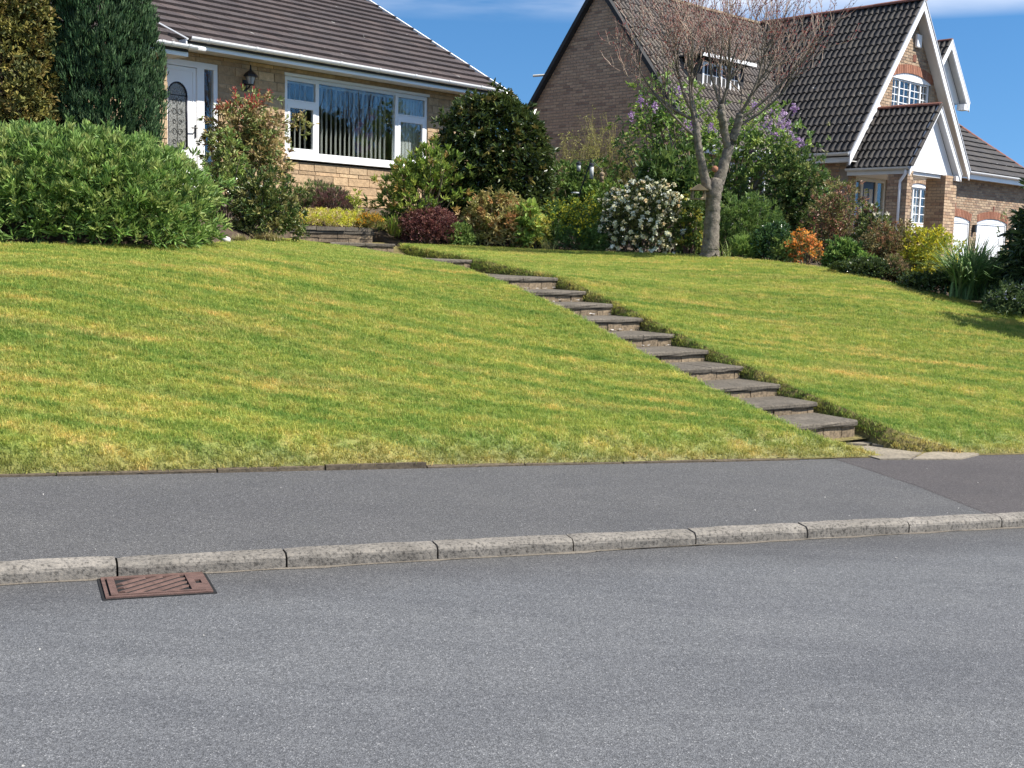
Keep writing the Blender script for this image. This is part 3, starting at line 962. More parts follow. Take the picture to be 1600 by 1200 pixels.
def roof_slope(parent, origin, along, up, nrows, gauge, W, kind, mat, pal, x_range, singles=0, half_bond=False, slab=None, deckmat=None, name='tile'):
    """origin, along, up: local vectors. x_range(y)->(x0,x1) along the eave at slope distance y. Tiles as separate objects up to singles, the rest joined."""
    along = np.array(along, float); up = np.array(up, float); nrm = np.cross(along, up)
    protos = []
    for c in pal:
        mb = tile_mesh(kind, gauge, W, 0.05 if kind == 'flat' else 0.04, c); me = mb.mesh('tile', False, True); me.materials.append(mat); protos.append((me, mb))
    R = Matrix(((along[0], up[0], nrm[0]), (along[1], up[1], nrm[1]), (along[2], up[2], nrm[2]))).to_4x4()
    big = MB(); cnt = 0
    O = np.array(origin, float)
    for r_ in range(nrows):
        y = r_ * gauge
        x0, x1 = x_range(y + gauge * 0.5)
        off = (W / 2 if (half_bond and r_ % 2) else 0)
        k = math.ceil((x0 - off) / W - 0.35)
        while k * W + off + W * 0.65 <= x1:
            x = k * W + off
            P = O + along * x + up * y + nrm * rng.uniform(0, 0.004)
            me, mbp = protos[rng.randint(len(protos))]
            if cnt < singles:
                o = link(name, me, None, parent)
                o.matrix_local = Matrix.Translation(P.tolist()) @ R @ Matrix.Rotation(rng.uniform(-0.004, 0.004), 4, 'Z')
                cnt += 1
            else:
                V = [P + along * v[0] + up * v[1] + nrm * v[2] for v in mbp.v]
                b = len(big.v)
                big.v += [tuple(p) for p in V]; big.f += [tuple(b + i for i in q) for q in mbp.f]; big.t += mbp.t
            k += 1
    if big.v:
        big.obj('tiles', mat, parent, tint=True, kind='stuff')

# ------------------------------------------------------------------ the bungalow on the left
LO = np.array([-3.82, 19.05, 0.0])
bung = thing('bungalow', 'single storey stone bungalow with brown tiled roof, white door and wide window', 'house', tuple(LO), math.radians(90 - 42.833))
def LF(u, d, z): return (u, d, z)
STONE = [(.43, .305, .185), (.45, .325, .20), (.41, .285, .17), (.47, .345, .215), (.44, .305, .185), (.40, .285, .175)]
courses = []
z = 2.19
pat = [.14, .065, .14, .14, .065, .14, .065, .065, .14]
i = 0
while z < 4.37:
    h = pat[i % len(pat)]; courses.append((z, min(z + h, 4.376))); z += h; i += 1
holes = [(-2.16, -1.25, 0, 4.263), (0.0, 3.17, 2.90, 4.267)]
masonry(bung, LF, courses, lambda z: [(-2.36, 4.5)], holes, 0.38, 0.007, M['stone'], M['mortarbuff'], STONE, 'stone_block', 0.28, False, 285, 0.004, 0.35, 'front_wall', 0.009)
# dark plinth course
mb = MB(); bar_box(mb, LF, -1.25, 4.5, -0.012, 0.28, 1.6, 2.186); mb.obj('plinth', M['darkstone'], bung)
# projecting wing to the left of the door
def WF(u, d, z): return (u, d - 0.40, z)
def RF_(u, d, z): return (-2.36 - d, u, z)     # return wall facing the door
c2 = [(z0, z1) for z0, z1 in courses if z0 < 4.15]
masonry(bung, WF, [(1.9, 2.19)] + c2, lambda z: [(-6.5, -2.368)], [], 0.38, 0.010, M['stone'], M['mortarbuff'], STONE, 'stone_block', 0.25, False, 0, 0.008, 0.35, 'wing_wall', 0.008)
masonry(bung, RF_, [(1.9, 2.19)] + c2, lambda z: [(-0.385, 0.02)], [], 0.38, 0.010, M['stone'], M['mortarbuff'], STONE, 'stone_block', 0.2, False, 0, 0.008, 0.35, 'wing_return', 0.008)
# side and rear walls, inside
bx('side_wall', M['mortarbuff'], bung, LF, 4.25, 4.5, 0.281, 10.0, 1.6, 4.37)
bx('rear_wall', M['mortarbuff'], bung, LF, -6.5, 4.249, 9.75, 10.0, 1.6, 4.37)
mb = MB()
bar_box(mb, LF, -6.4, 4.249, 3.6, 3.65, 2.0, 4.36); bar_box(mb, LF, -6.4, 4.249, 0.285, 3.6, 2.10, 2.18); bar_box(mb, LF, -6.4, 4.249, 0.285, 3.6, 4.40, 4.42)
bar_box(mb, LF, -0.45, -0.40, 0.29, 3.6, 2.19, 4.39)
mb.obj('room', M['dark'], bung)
# roof
LA = math.radians(28); ca, sa = math.cos(LA), math.sin(LA)
ZE = 4.47; VE = -0.50
def roofz(v): return ZE + (v - VE) * math.tan(LA)
U0, U1 = -7.0, 4.80
mb = MB()
VR = 4.9
def deck(mb, u0, u1, v0, v1, t=0.06):
    mb.hexa([(u0, v0, roofz(v0) - t), (u1, v0, roofz(v0) - t), (u1, v1, roofz(v1) - t), (u0, v1, roofz(v1) - t), (u0, v0, roofz(v0) - .005), (u1, v0, roofz(v0) - .005), (u1, v1, roofz(v1) - .005), (u0, v1, roofz(v1) - .005)])
deck(mb, U0, U1, VE, VR); deck(mb, U0, -2.31, -0.88, VE - 0.001)
zr = roofz(VR)
mb.hexa([(U0, VR, zr - .06), (U1, VR, zr - .06), (U1, 10.3, ZE - .06), (U0, 10.3, ZE - .06), (U0, VR, zr), (U1, VR, zr), (U1, 10.3, ZE), (U0, 10.3, ZE)])
# closed gable ends under the roof
mb.add([(4.5, 0.0, 4.37), (4.5, 9.9, 4.37), (4.5, VR, zr - .07), (4.25, 0.0, 4.37), (4.25, 9.9, 4.37), (4.25, VR, zr - .07)], [(0, 1, 2), (5, 4, 3), (0, 2, 5, 3), (2, 1, 4, 5)])
lroof = mb.obj('roof', M['dark'], bung)
TP = [tuple(x * .62 for x in c) for c in [(.112, .088, .083), (.105, .083, .079), (.120, .093, .087), (.110, .090, .086), (.098, .079, .076)]]
roof_slope(lroof, (0, VE - 0.03, ZE - 0.03 * math.tan(LA)), (1, 0, 0), (0, ca, sa), 19, 0.312, 0.30, 'flat', M['tile'], TP,
           lambda y: (-3.6 if y > -1 else 0, U1 - 0.04), 296, True)
roof_slope(lroof, (0, -0.91, roofz(-0.91)), (1, 0, 0), (0, ca, sa), 1, 0.42, 0.30, 'flat', M['tile'], TP, lambda y: (-4.2, -2.32), 6, True)
# white verge, fascia, soffit, gutters
mb = MB()
for a, b in ((VE - 0.05, VR), ):
    mb.hexa([(U1 - .03, a, roofz(a) - .10), (U1 + .015, a, roofz(a) - .10), (U1 + .015, b, roofz(b) - .10), (U1 - .03, b, roofz(b) - .10),
             (U1 - .03, a, roofz(a) + .045), (U1 + .015, a, roofz(a) + .045), (U1 + .015, b, roofz(b) + .045), (U1 - .03, b, roofz(b) + .045)])
mb.obj('verge', M['whitewood'], bung)
bx('fascia', M['white'], bung, LF, -2.27, U1 - .02, -0.462, -0.44, 4.352, 4.47)
bx('soffit', M['soffit'], bung, LF, -2.27, U1 - .02, -0.439, 0.004, 4.378, 4.388)
bx('wing_fascia', M['white'], bung, LF, -6.5, -2.30, -0.86, -0.84, 4.15, 4.27)
bx('wing_fascia_end', M['white'], bung, LF, -2.32, -2.30, -0.838, -0.462, 4.15, 4.40)
bx('wing_soffit', M['soffit'], bung, LF, -6.5, -2.325, -0.839, -0.392, 4.158, 4.168)
def gutter(parent, u0, u1, fn, mat, r=0.055, brackets=True, joints=None, name='gutter'):
    mb = MB()
    prof = [(math.cos(t) * r, -abs(math.sin(t)) * r * 1.05) for t in np.linspace(math.pi, 2 * math.pi, 9)]
    prof = prof + [(p[0] * 0.86, p[1] * 0.86) for p in prof[::-1]]
    mb.prism(prof, u0, u1, fn)
    g_ = mb.obj(name, mat, parent)
    if joints:
        for u in joints:
            mb = MB(); pr = [(p[0] * 1.12, p[1] * 1.12 + (0.004)) for p in prof[:9]] + [(p[0] * 1.02, p[1] * 1.02 + 0.004) for p in prof[8::-1]]
            mb.prism(pr, u - 0.022, u + 0.022, fn); mb.obj('bracket', mat, g_)
    return g_
gutter(bung, -2.06, U1 + 0.03, lambda p, w: (w, -0.522 + p[0], 4.505 + p[1]), M['white'], 0.058, joints=list(np.arange(-1.75, 4.8, 0.82)))
gutter(bung, -6.5, -2.20, lambda p, w: (w, -0.92 + p[0], 4.305 + p[1]), M['white'], 0.058, joints=[-2.75, -2.60, -2.33, -3.6])
mb = MB(); mb.tube([(-2.2, -0.92, 4.28), (-2.0, -0.80, 4.30)], 0.035, 8); mb.tube([(-2.30, -0.86, 4.40), (-2.62, 0.05, 4.86)], 0.014, 5)
mb.obj('valley_trim', M['white'], bung)

# window
win = bpy.data.objects.new('window', None)
mb = MB()
B_ = 0.055
def fb(mb, u0, u1, z0, z1, d0=0.02, d1=0.09): bar_box(mb, LF, u0, u1, d0, d1, z0, z1)
zt, zb_ = 4.265, 2.99
fb(mb, 0.002, 3.168, zt - 0.065, zt); fb(mb, 0.002, 3.168, zb_ - 0.02, zb_ + 0.055)
fb(mb, 0.002, 0.06, zb_ + .055, zt - .065); fb(mb, 3.11, 3.168, zb_ + .055, zt - .065)
fb(mb, 0.635, 0.705, zb_ + .055, zt - .065); fb(mb, 2.40, 2.47, zb_ + .055, zt - .065)
fb(mb, 0.06, 0.635, 3.80, 3.86); fb(mb, 2.47, 3.11, 3.80, 3.86)
win = mb.obj('window', M['white'], bung)
bx('head_trim', M['white'], win, LF, -0.02, 3.19, -0.025, 0.019, zt - 0.015, zt + 0.03)
bx('sill', M['white'], win, LF, -0.012, 3.182, -0.055, 0.10, 2.912, 2.968)
for (a, b) in ((0.06, 0.635), (2.47, 3.11)):
    mb = MB(); t = 0.052
    fb(mb, a, b, 3.80 - t, 3.798, 0.012, 0.06); fb(mb, a, b, zb_ + .057, zb_ + .057 + t, 0.012, 0.06); fb(mb, a, a + t, zb_ + .057 + t, 3.80 - t, 0.012, 0.06); fb(mb, b - t, b, zb_ + .057 + t, 3.80 - t, 0.012, 0.06)
    mb.obj('sash', M['white'], win)
    pane(win, LF, a + t, b - t, 0.045, zb_ + .057 + t, 3.80 - t)
    mb = MB(); t = 0.02
    fb(mb, a, b, zt - .065 - t, zt - .067, 0.014, 0.06); fb(mb, a, b, 3.862, 3.862 + t, 0.014, 0.06)
    mb.obj('vent_sash', M['white'], win)
    pane(win, LF, a, b, 0.045, 3.862 + t, zt - .065 - t)
pane(win, LF, 0.705, 2.40, 0.045, zb_ + .055, zt - .065)
def blind(u, ang, w=0.085):
    mb = MB(); c, s = math.cos(ang) * w / 2, math.sin(ang) * w / 2
    zz0, zz1 = zb_ + .03, zt - 0.09
    V = []
    for z in (zz0, zz1):
        V += [(u - c, 0.20 - s, z), (u + c, 0.20 + s, z), (u + c + .002, 0.20 + s + .002, z), (u - c + .002, 0.20 - s + .002, z)]
    mb.hexa(V); mb.obj('blind_slat', M['blind'], win)
for u in np.arange(0.13, 0.62, 0.105): blind(u, math.radians(72 + rng.uniform(-4, 4)))
for u in np.arange(0.80, 2.36, 0.1): blind(u, math.radians(72 + rng.uniform(-4, 4)))
for u in np.arange(2.52, 3.12, 0.082): blind(u, math.radians(12 + rng.uniform(-5, 5)), 0.09)
bx('blind_rail', M['blind'], win, LF, 0.07, 3.10, 0.17, 0.22, zt - 0.10, zt - 0.07)

# front door with its sidelight
mb = MB()
DZ0, DZ1 = 2.19, 4.263
fb(mb, -2.12, -1.253, DZ1 - .105, DZ1, 0.02, 0.10)
fb(mb, -2.16, -2.118, DZ0, DZ1 - .0, 0.02, 0.10); fb(mb, -1.615, -1.490, DZ0, DZ1 - .105, 0.02, 0.10); fb(mb, -1.325, -1.253, DZ0, DZ1 - .105, 0.02, 0.10)
fb(mb, -1.49, -1.325, DZ0, DZ0 + .12, 0.02, 0.10)
dfr = mb.obj('door_frame', M['white'], bung)
pane(dfr, LF, -1.49, -1.325, 0.05, DZ0 + .12, DZ1 - .105)
# door leaf cut round the arched light
ua, ub, za, zs, rise = -2.105, -1.785, 2.93, 3.72, 0.19
uc = (ua + ub) / 2
arch = [(ua, za), (ub, za)] + [(uc + (ub - uc) * math.cos(t), zs + rise * math.sin(t)) for t in np.linspace(0, math.pi, 13)]
D0_, D1_ = -2.117, -1.617
ztop = DZ1 - .112
mb = MB()
fb(mb, D0_, D1_, DZ0, za, 0.035, 0.085)
fb(mb, ub, D1_, za, zs, 0.035, 0.085); fb(mb, D0_, ua, za, zs, 0.035, 0.085)
top_a = arch[2:]
ring = [(D1_, zs)] + [(D1_, ztop), (D0_, ztop), (D0_, zs)]
# spandrel above the arch, as quads from the arch up to the top edge
V, F = [], []
ar = [(D1_, zs)] + top_a + [(D0_, zs)]
for (u, z) in ar:
    V += [(u, 0.035, z), (u, 0.035, ztop), (u, 0.085, z), (u, 0.085, ztop)]
for i in range(len(ar) - 1):
    a, b = 4 * i, 4 * (i + 1)
    F += [(a, a + 1, b + 1, b), (a + 2, b + 2, b + 3, a + 3), (a, b, b + 2, a + 2)]
mb.add(V, F)
door = mb.obj('door', M['white'], bung)
mb = MB()
ringp = arch
m_ = len(ringp)
for i in range(m_):
    (u0, z0), (u1, z1) = ringp[i], ringp[(i + 1) % m_]
    mb.tube([(u0, 0.034, z0), (u1, 0.034, z1)], 0.011, 5)
mb.obj('glass_bead', M['navy'], door, True)
mb = MB(); mb.add([(u, 0.05, z) for u, z in arch], [tuple(range(len(arch)))]); mb.obj('arched_pane', M['obscure'], door)
mb = MB()
for k, zc in enumerate((3.02, 3.17, 3.32, 3.47, 3.62)):
    for sx in (-1, 1):
        rr = 0.055 if k in (1, 3) else 0.042
        mb.tube([(uc + sx * (0.05 + rr * 0.8 * math.cos(t) * (1 - t / 14)), 0.047, zc + rr * math.sin(t) * (1 - t / 14)) for t in np.linspace(0, 8, 22)], 0.0038, 4)
for (a, b) in ((3.0, 3.68),):
    mb.tube([(uc, 0.047, z) for z in np.linspace(a, b, 4)], 0.005, 4)
mb.tube([(ua, 0.047, zs), (ub, 0.047, zs)], 0.005, 4)
mb.obj('leading', M['nearblack'], door)
mb = MB()   # raised mouldings round the upper panel
for (u0, u1, z0, z1) in ((D0_, D1_ - .055, ztop - .062, ztop - .05), (D1_ - .067, D1_ - .055, 2.5, ztop - .062), (D1_ - .012, D1_ - .002, DZ0, ztop)):
    fb(mb, u0, u1, z0, z1, 0.028, 0.035)
mb.obj('moulding', M['white'], door)
mb = MB(); fb(mb, -1.655, -1.635, 3.11, 3.30, 0.015, 0.035); mb.tube([(-1.645, 0.02, 3.25), (-1.645, -0.03, 3.25), (-1.75, -0.03, 3.245)], 0.009, 6); mb.obj('handle', M['black'], door)
bx('doorstep', M['pathslab'], bung, LF, -2.15, -1.2, -0.28, 0.02, 2.04, 2.185)

# wall lantern between door and window
lw = thing('wall_lantern', 'black carriage lantern on the stone wall right of the front door', 'lamp', tuple(LO), math.radians(90 - 42.833))
lc = (-0.776, -0.17, 4.10)
mb = MB()
mb.tube([(lc[0], 0.0, 4.02), (lc[0], -0.06, 4.0), (lc[0], -0.06, 4.0)], 0.014, 6)
mb.tube([(lc[0], -0.01, 3.95), (lc[0], -0.05, 3.93), (lc[0], -0.12, 3.95), (lc[0], -0.17, 4.0)], 0.012, 6)
bar_box(mb, LF, lc[0] - .04, lc[0] + .04, -0.012, 0.0, 3.90, 4.08)
mb.obj('bracket', M['black'], lw)
mb = MB()
mb.tube([(lc[0], lc[1], 4.115), (lc[0], lc[1], 4.14), (lc[0], lc[1], 4.17), (lc[0], lc[1], 4.20), (lc[0], lc[1], 4.215), (lc[0], lc[1], 4.30)], [0.115, 0.105, 0.08, 0.045, 0.02, 0.008], 6)
mb.tube([(lc[0], lc[1], 3.985), (lc[0], lc[1], 4.0)], [0.05, 0.055], 6)
for k in range(6):
    t = math.pi / 3 * k
    mb.tube([(lc[0] + .05 * math.cos(t), lc[1] + .05 * math.sin(t), 4.0), (lc[0] + .085 * math.cos(t), lc[1] + .085 * math.sin(t), 4.12)], 0.006, 4)
mb.obj('cage', M['black'], lw)
mb = MB(); mb.tube([(lc[0], lc[1], 4.002), (lc[0], lc[1], 4.112)], [0.046, 0.078], 6); mb.obj('glass', M['plastic'], lw)

# ------------------------------------------------------------------ the brick house on the right
RO = np.array([8.0546, 28.0, 0.0])
RZ = math.radians(90 - 46.07)
hou = thing('brick_house', 'tall brick house with steep dark tiled roofs, gabled porch and two garage doors', 'house', tuple(RO), RZ)
UR, ZR_, ZEV = 3.17, 8.10, 4.05          # main ridge u, ridge z, eave z
TA = math.atan2(ZR_ - ZEV, UR); tca, tsa = math.cos(TA), math.sin(TA)
BR = [(.41, .30, .20), (.385, .275, .18), (.43, .32, .215), (.37, .26, .17), (.34, .225, .145), (.42, .305, .205), (.27, .185, .13)]
BR_SHADED = [(.50, .33, .21), (.475, .31, .20), (.515, .345, .22), (.45, .295, .19), (.33, .21, .14), (.505, .335, .215), (.485, .315, .205), (.49, .32, .21), (.42, .275, .18)]  # same brick as BR, colour lightened and warmed to offset this wall's shade
bc = [(z, z + 0.075) for z in np.arange(0.6, 8.1, 0.075)]
VW = 0.30                                 # gable wall plane
def GF(u, d, z): return (u, VW + d, z)
def rake(z, c, half, zr, ze, inset):
    if z > zr - 0.1: return None
    h = half * (zr - z) / (zr - ze) if z > ze else half
    return (c - h + inset, c + h - inset)
def gable_iv(z):
    if z < ZEV: return [(0.42, 5.92)]
    r_ = rake(z, UR, UR, ZR_, ZEV, 0.10)
    if r_ is None: return []
    a, b = max(r_[0], 0.42), min(r_[1], 5.92)
    return [(a, b)] if b > a else []
gh = [(2.34, 4.40, 5.30, 6.28), (0.80, 2.34, 0, 3.53), (3.50, 4.74, 2.44, 3.56)]
gw = masonry(hou, GF, bc, gable_iv, gh, 0.225, 0.011, M['brick'], M['mortar'], BR, 'brick', 0.25, True, 0, 0.006, 0, 'gable_wall')
# side wall under the long slope, facing left
def SF(v, d, z): return (0.42 + d, v, z)
masonry(hou, SF, [c for c in bc if c[1] < 4.0], lambda z: [(VW + .01, 2.15)], [], 0.225, 0.011, M['brick'], M['mortar'], BR, 'brick', 0.25, True, 0, 0.006, 0, 'side_wall')
bx('right_wall', M['mortar'], hou, LF, 5.67, 5.92, VW + 0.26, 8.0, 0.6, 4.0)
# wing gable on the left: wall facing left
W1R, W1H, W1E = 5.0, 3.30, 4.05
UW = -3.66
def WGF(v, d, z): return (UW + d, v, z)
def wing_iv(z):
    if z < W1E: return [(2.0, 8.1)]
    r_ = rake(z, W1R, W1H, 8.08, W1E, 0.06)
    return [(max(2.0, r_[0]), min(8.1, r_[1]))] if r_ else []
masonry(hou, WGF, bc, wing_iv, [], 0.225, 0.011, M['brick'], M['mortar'], BR_SHADED, 'brick', 0.25, True, 0, 0.006, 0, 'wing_gable')
def WFF(u, d, z): return (u, 2.0 + d, z)
masonry(hou, WFF, [c for c in bc if c[1] < 4.0], lambda z: [(UW + .27, 0.42)], [(-2.6, -0.5, 2.3, 3.75)], 0.225, 0.011, M['brick'], M['mortar'], BR, 'brick', 0.25, True, 0, 0.006, 0, 'wing_front')
def tri_fill(pts, name, mat, parent, d):
    mb = MB(); n = len(pts); V = [tuple(p) for p in pts] + [tuple(np.array(p) + d) for p in pts]
    mb.add(V, [tuple(range(n)), tuple(range(2 * n - 1, n - 1, -1))] + [(i, (i + 1) % n, n + (i + 1) % n, n + i) for i in range(n)]); return mb.obj(name, mat, parent)

RT = [tuple(x * .74 for x in c) for c in [(.066, .059, .055), (.060, .054, .050), (.072, .063, .058), (.063, .058, .056), (.056, .051, .049), (.078, .070, .062)]]
# main roof: deck, tiles, ridge
def slope_deck(mb, P, th=0.07):
    P = [np.array(p, float) for p in P]
    nrm = np.cross(P[1] - P[0], P[3] - P[0]); nrm /= np.linalg.norm(nrm)
    if nrm[2] < 0: nrm = -nrm
    mb.hexa([p - nrm * th for p in P] + [p - nrm * 0.004 for p in P])
VB = 8.4
mb = MB()
slope_deck(mb, [(-0.06, 0.02, ZEV - 0.075), (-0.06, VB, ZEV - 0.075), (UR, VB, ZR_), (UR, 0.02, ZR_)])
slope_deck(mb, [(2 * UR + 0.06, 0.02, ZEV - 0.075), (2 * UR + .06, VB, ZEV - 0.075), (UR, VB, ZR_), (UR, 0.02, ZR_)])
mroof = mb.obj('main_roof', M['dark'], hou)
# slope facing -u: eave along -v seen from outside; x runs from the far end towards the gable
SLEN = math.hypot(UR, ZR_ - ZEV)
def main_range(y):
    v_far = 2.0 + (W1R - 2.0) * (y / SLEN)      # the valley with the wing roof
    return (-(v_far + 0.15), -0.03)
roof_slope(mroof, (0, 0, ZEV), (0, -1, 0), (tca, 0, tsa), 17, SLEN / 17.05, 0.33, 'roman', M['tile'], RT, main_range, 245)
def ridge_tiles(parent, a, b, r=0.12, L=0.45, mat=None, name='ridge_tile'):
    a, b = np.array(a, float), np.array(b, float)
    d = (b - a); n = max(1, int(round(np.linalg.norm(d) / L))); d /= np.linalg.norm(d)
    side = np.cross(d, (0, 0, 1)); side /= np.linalg.norm(side); upv = np.cross(side, d)
    for k in range(n):
        p = a + (b - a) * k / n; q = a + (b - a) * (k + 0.985) / n
        prof = [(math.cos(t) * r, math.sin(t) * r * 0.8 - r * 0.35) for t in np.linspace(0, math.pi, 7)]
        jig = rng.uniform(-.006, .006)
        mb = MB(); mb.prism(prof, 0, 1, lambda pr, w: tuple((p if w == 0 else q) + side * pr[0] + upv * (pr[1] + jig))); mb.obj(name, mat or M['redridge'], parent)
ridge_tiles(mroof, (UR, 0.0, ZR_ + .04), (UR, 5.1, ZR_ + .04))
# wing roof: front slope and its hidden back
W1A = math.atan2(8.08 - W1E, W1H); wca, wsa = math.cos(W1A), math.sin(W1A); W1L = math.hypot(W1H, 8.08 - W1E)
V0 = W1R - W1H
mb = MB()
slope_deck(mb, [(-3.80, V0, W1E), (UR, V0, W1E), (UR, W1R, 8.08), (-3.80, W1R, 8.08)])
slope_deck(mb, [(-3.80, 2 * W1R - V0, W1E), (UR, 2 * W1R - V0, W1E), (UR, W1R, 8.08), (-3.80, W1R, 8.08)])
wroof = mb.obj('wing_roof', M['dark'], hou)
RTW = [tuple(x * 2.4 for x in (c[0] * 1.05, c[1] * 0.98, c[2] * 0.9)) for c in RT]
roof_slope(wroof, (0, V0, W1E), (1, 0, 0), (0, wca, wsa), 17, W1L / 17.05, 0.33, 'roman', M['tile'], RTW, lambda y: (-3.78, UR * (y / W1L) + 0.1), 0)
ridge_tiles(wroof, (-3.8, W1R, 8.12), (UR, W1R, 8.12), mat=M['timber'])
# barge edge of the wing gable (dark tile edge)
def raked_board(mb, c, half, zr, ze, plane, u0, u1, drop, height, axis, off=0.0):
    """two raking boards; axis 'u': in the u-z plane between depths u0,u1; axis 'v': in the v-z plane"""
    for s in (-1, 1):
        a = (c + s * half, ze); b = (c, zr)
        V = []
        for dz in (-drop - height, -drop):
            for (h, z), d in ((a, u0), (a, u1), (b, u1), (b, u0)):
                V.append((h, d, z + dz) if axis == 'u' else (d, h, z + dz))
        V = [V[0], V[1], V[2], V[3], V[4], V[5], V[6], V[7]]
        mb.hexa(V)
mb = MB(); raked_board(mb, W1R, W1H + .1, 8.10, W1E - .12, 0, -3.83, -3.70, -0.02, 0.16, 'v'); mb.obj('verge_edge', M['dark'], hou)
mb = MB(); mb.tube([(UW - .14, 7.15, 6.02), (UW + .02, 6.72, 6.03)], .03, 6); mb.obj('overflow_pipe', M['cream'], hou)
# white bargeboards and sloping soffits of the main gable
mb = MB(); raked_board(mb, UR, UR + .06, ZR_ + .02, ZEV - .06, 0, 0.0, 0.035, 0.03, 0.23, 'u'); mb.obj('bargeboard', M['white'], hou)
mb = MB(); raked_board(mb, UR, UR + .02, ZR_ - .10, ZEV - .15, 0, 0.036, VW + 0.02, 0.03, 0.03, 'u'); mb.obj('verge_soffit', M['soffit'], hou)
mb = MB(); raked_board(mb, UR, UR + .10, ZR_ + .06, ZEV - .05, 0, -0.015, 0.06, 0.0, 0.05, 'u'); mb.obj('verge_cap', M['lead'], hou)
# gutters of main slope and wing
gutter(hou, 0.02, 1.80, lambda p, w: (-0.07 + p[0], w, ZEV - 0.01 + p[1]), M['offwhite'], 0.075)
gutter(hou, -3.8, -0.02, lambda p, w: (w, 1.66 + p[0], ZEV - 0.02 + p[1]), M['white'], 0.065)
bx('eave_fascia', M['offwhite'], hou, LF, 0.0, 0.03, 0.05, 1.85, ZEV - 0.24, ZEV - 0.09)
bx('eave_soffit', M['soffit'], hou, LF, 0.03, 0.45, 0.05, 2.2, ZEV - 0.22, ZEV - 0.2)
bx('wing_fascia', M['white'], hou, LF, -3.8, 0.0, 1.73, 1.76, ZEV - 0.22, ZEV - 0.06)
bx('wing_soffit', M['soffit'], hou, LF, -3.8, 0.4, 1.765, 2.02, ZEV - 0.2, ZEV - 0.18)

def small_window(parent, fn, u0, u1, z0, z1, lights, cols, rows, sill=True, room=True, d=0.06, mull=0.055, bar=0.020, curtain=False):
    mb = MB(); t = 0.06
    bar_box(mb, fn, u0, u1, d, d + .07, z1 - t, z1); bar_box(mb, fn, u0, u1, d, d + .07, z0, z0 + t)
    n = len(lights); tot = sum(lights); x = u0; xs = [u0]
    for l in lights:
        x += (u1 - u0) * l / tot; xs.append(x)
    for i, x in enumerate(xs):
        w0, w1 = (x, x + t) if i == 0 else ((x - t, x) if i == n else (x - mull / 2, x + mull / 2))
        bar_box(mb, fn, w0, w1, d, d + .07, z0 + t, z1 - t)
    w = mb.obj('window', M['white'], parent)
    for i in range(n):
        a = xs[i] + (t if i == 0 else mull / 2); b = xs[i + 1] - (t if i == n - 1 else mull / 2)
        pane(w, fn, a, b, d + .03, z0 + t, z1 - t)
        mb = MB()
        for c in range(1, cols[i]):
            xx = a + (b - a) * c / cols[i]; bar_box(mb, fn, xx - bar / 2, xx + bar / 2, d + .018, d + .045, z0 + t, z1 - t)
        for r_ in range(1, rows):
            zz = z0 + t + (z1 - z0 - 2 * t) * r_ / rows; bar_box(mb, fn, a, b, d + .0195, d + .0435, zz - bar / 2, zz + bar / 2)
        if mb.v: mb.obj('glazing_bars', M['white'], w)
    if sill: bx('sill', M['white'], w, fn, u0 - .04, u1 + .04, -0.05, d + .02, z0 - .075, z0 - .002)
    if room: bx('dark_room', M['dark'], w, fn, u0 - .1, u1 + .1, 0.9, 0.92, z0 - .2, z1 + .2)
    if curtain:
        for (a, b) in ((u0 + .05, u0 + .3), (u1 - .35, u1 - .05)):
            bx('curtain', M['curtain'], w, fn, a, b, 0.3, 0.32, z0, z1)
    return w
# attic window with segmental brick arch and white tympanum
GW = small_window(hou, GF, 2.36, 4.38, 5.30, 6.14, (0.85, 1.1, 1.1, 0.85), (2, 2, 2, 2), 4, sill=True)
def seg_arch(fn, u0, u1, z0, rise, thick, nb, parent, mat, tint_pal, name='arch', d0=-0.008, d1=0.1, deep=None):
    c = (u0 + u1) / 2; h = (u1 - u0) / 2; R_ = (h * h + rise * rise) / (2 * rise); zc = z0 + rise - R_; t0 = math.asin(h / R_)
    o = None
    for k in range(nb):
        ta, tb = -t0 + 2 * t0 * k / nb + 0.0022, -t0 + 2 * t0 * (k + 1) / nb - 0.0022
        V = []
        for r_ in (R_, R_ + thick):
            for t, d in ((ta, d0), (tb, d0), (tb, d1), (ta, d1)):
                V.append(fn(c + r_ * math.sin(t), d, zc + r_ * math.cos(t)))
        mb = MB(); mb.hexa(V, tint_pal[rng.randint(len(tint_pal))]); mb.obj('brick', mat, parent, tint=True)
    # board under the arch
    pts = [(c + R_ * math.sin(t), zc + R_ * math.cos(t)) for t in np.linspace(-t0, t0, 13)]
    mb = MB(); n = len(pts)
    V = [fn(u, 0.02, z) for u, z in pts] + [fn(u, 0.02, z0 - 0.02) for u, z in pts] + [fn(u, 0.07, z) for u, z in pts] + [fn(u, 0.07, z0 - 0.02) for u, z in pts]
    F = []
    for i in range(n - 1):
        F += [(i, n + i, n + i + 1, i + 1), (2 * n + i, 2 * n + i + 1, 3 * n + i + 1, 3 * n + i), (i, i + 1, 2 * n + i + 1, 2 * n + i)]
    mb.add(V, F); mb.obj('arch_board', M['white'], parent)
RB = [(.30, .135, .085), (.27, .12, .075), (.33, .155, .10), (.25, .11, .07)]
seg_arch(GF, 2.28, 4.46, 6.14, 0.17, 0.22, 24, GW, M['brick'], RB)
mb = MB(); GFb = GF
for i in range(2):
    bar_box(mb, GF, 3.30 + i * .09, 3.37 + i * .09, -0.012, 0.01, 6.62, 6.80)
mb.obj('key_brick', M['redridge'], hou)
mb = MB(); bar_box(mb, GF, 3.32, 3.58, -0.09, 0.0, 6.98, 7.32); ab = mb.obj('alarm_box', M['white'], hou)
md = ab.modifiers.new('bevel', 'BEVEL'); md.width = 0.03; md.segments = 2

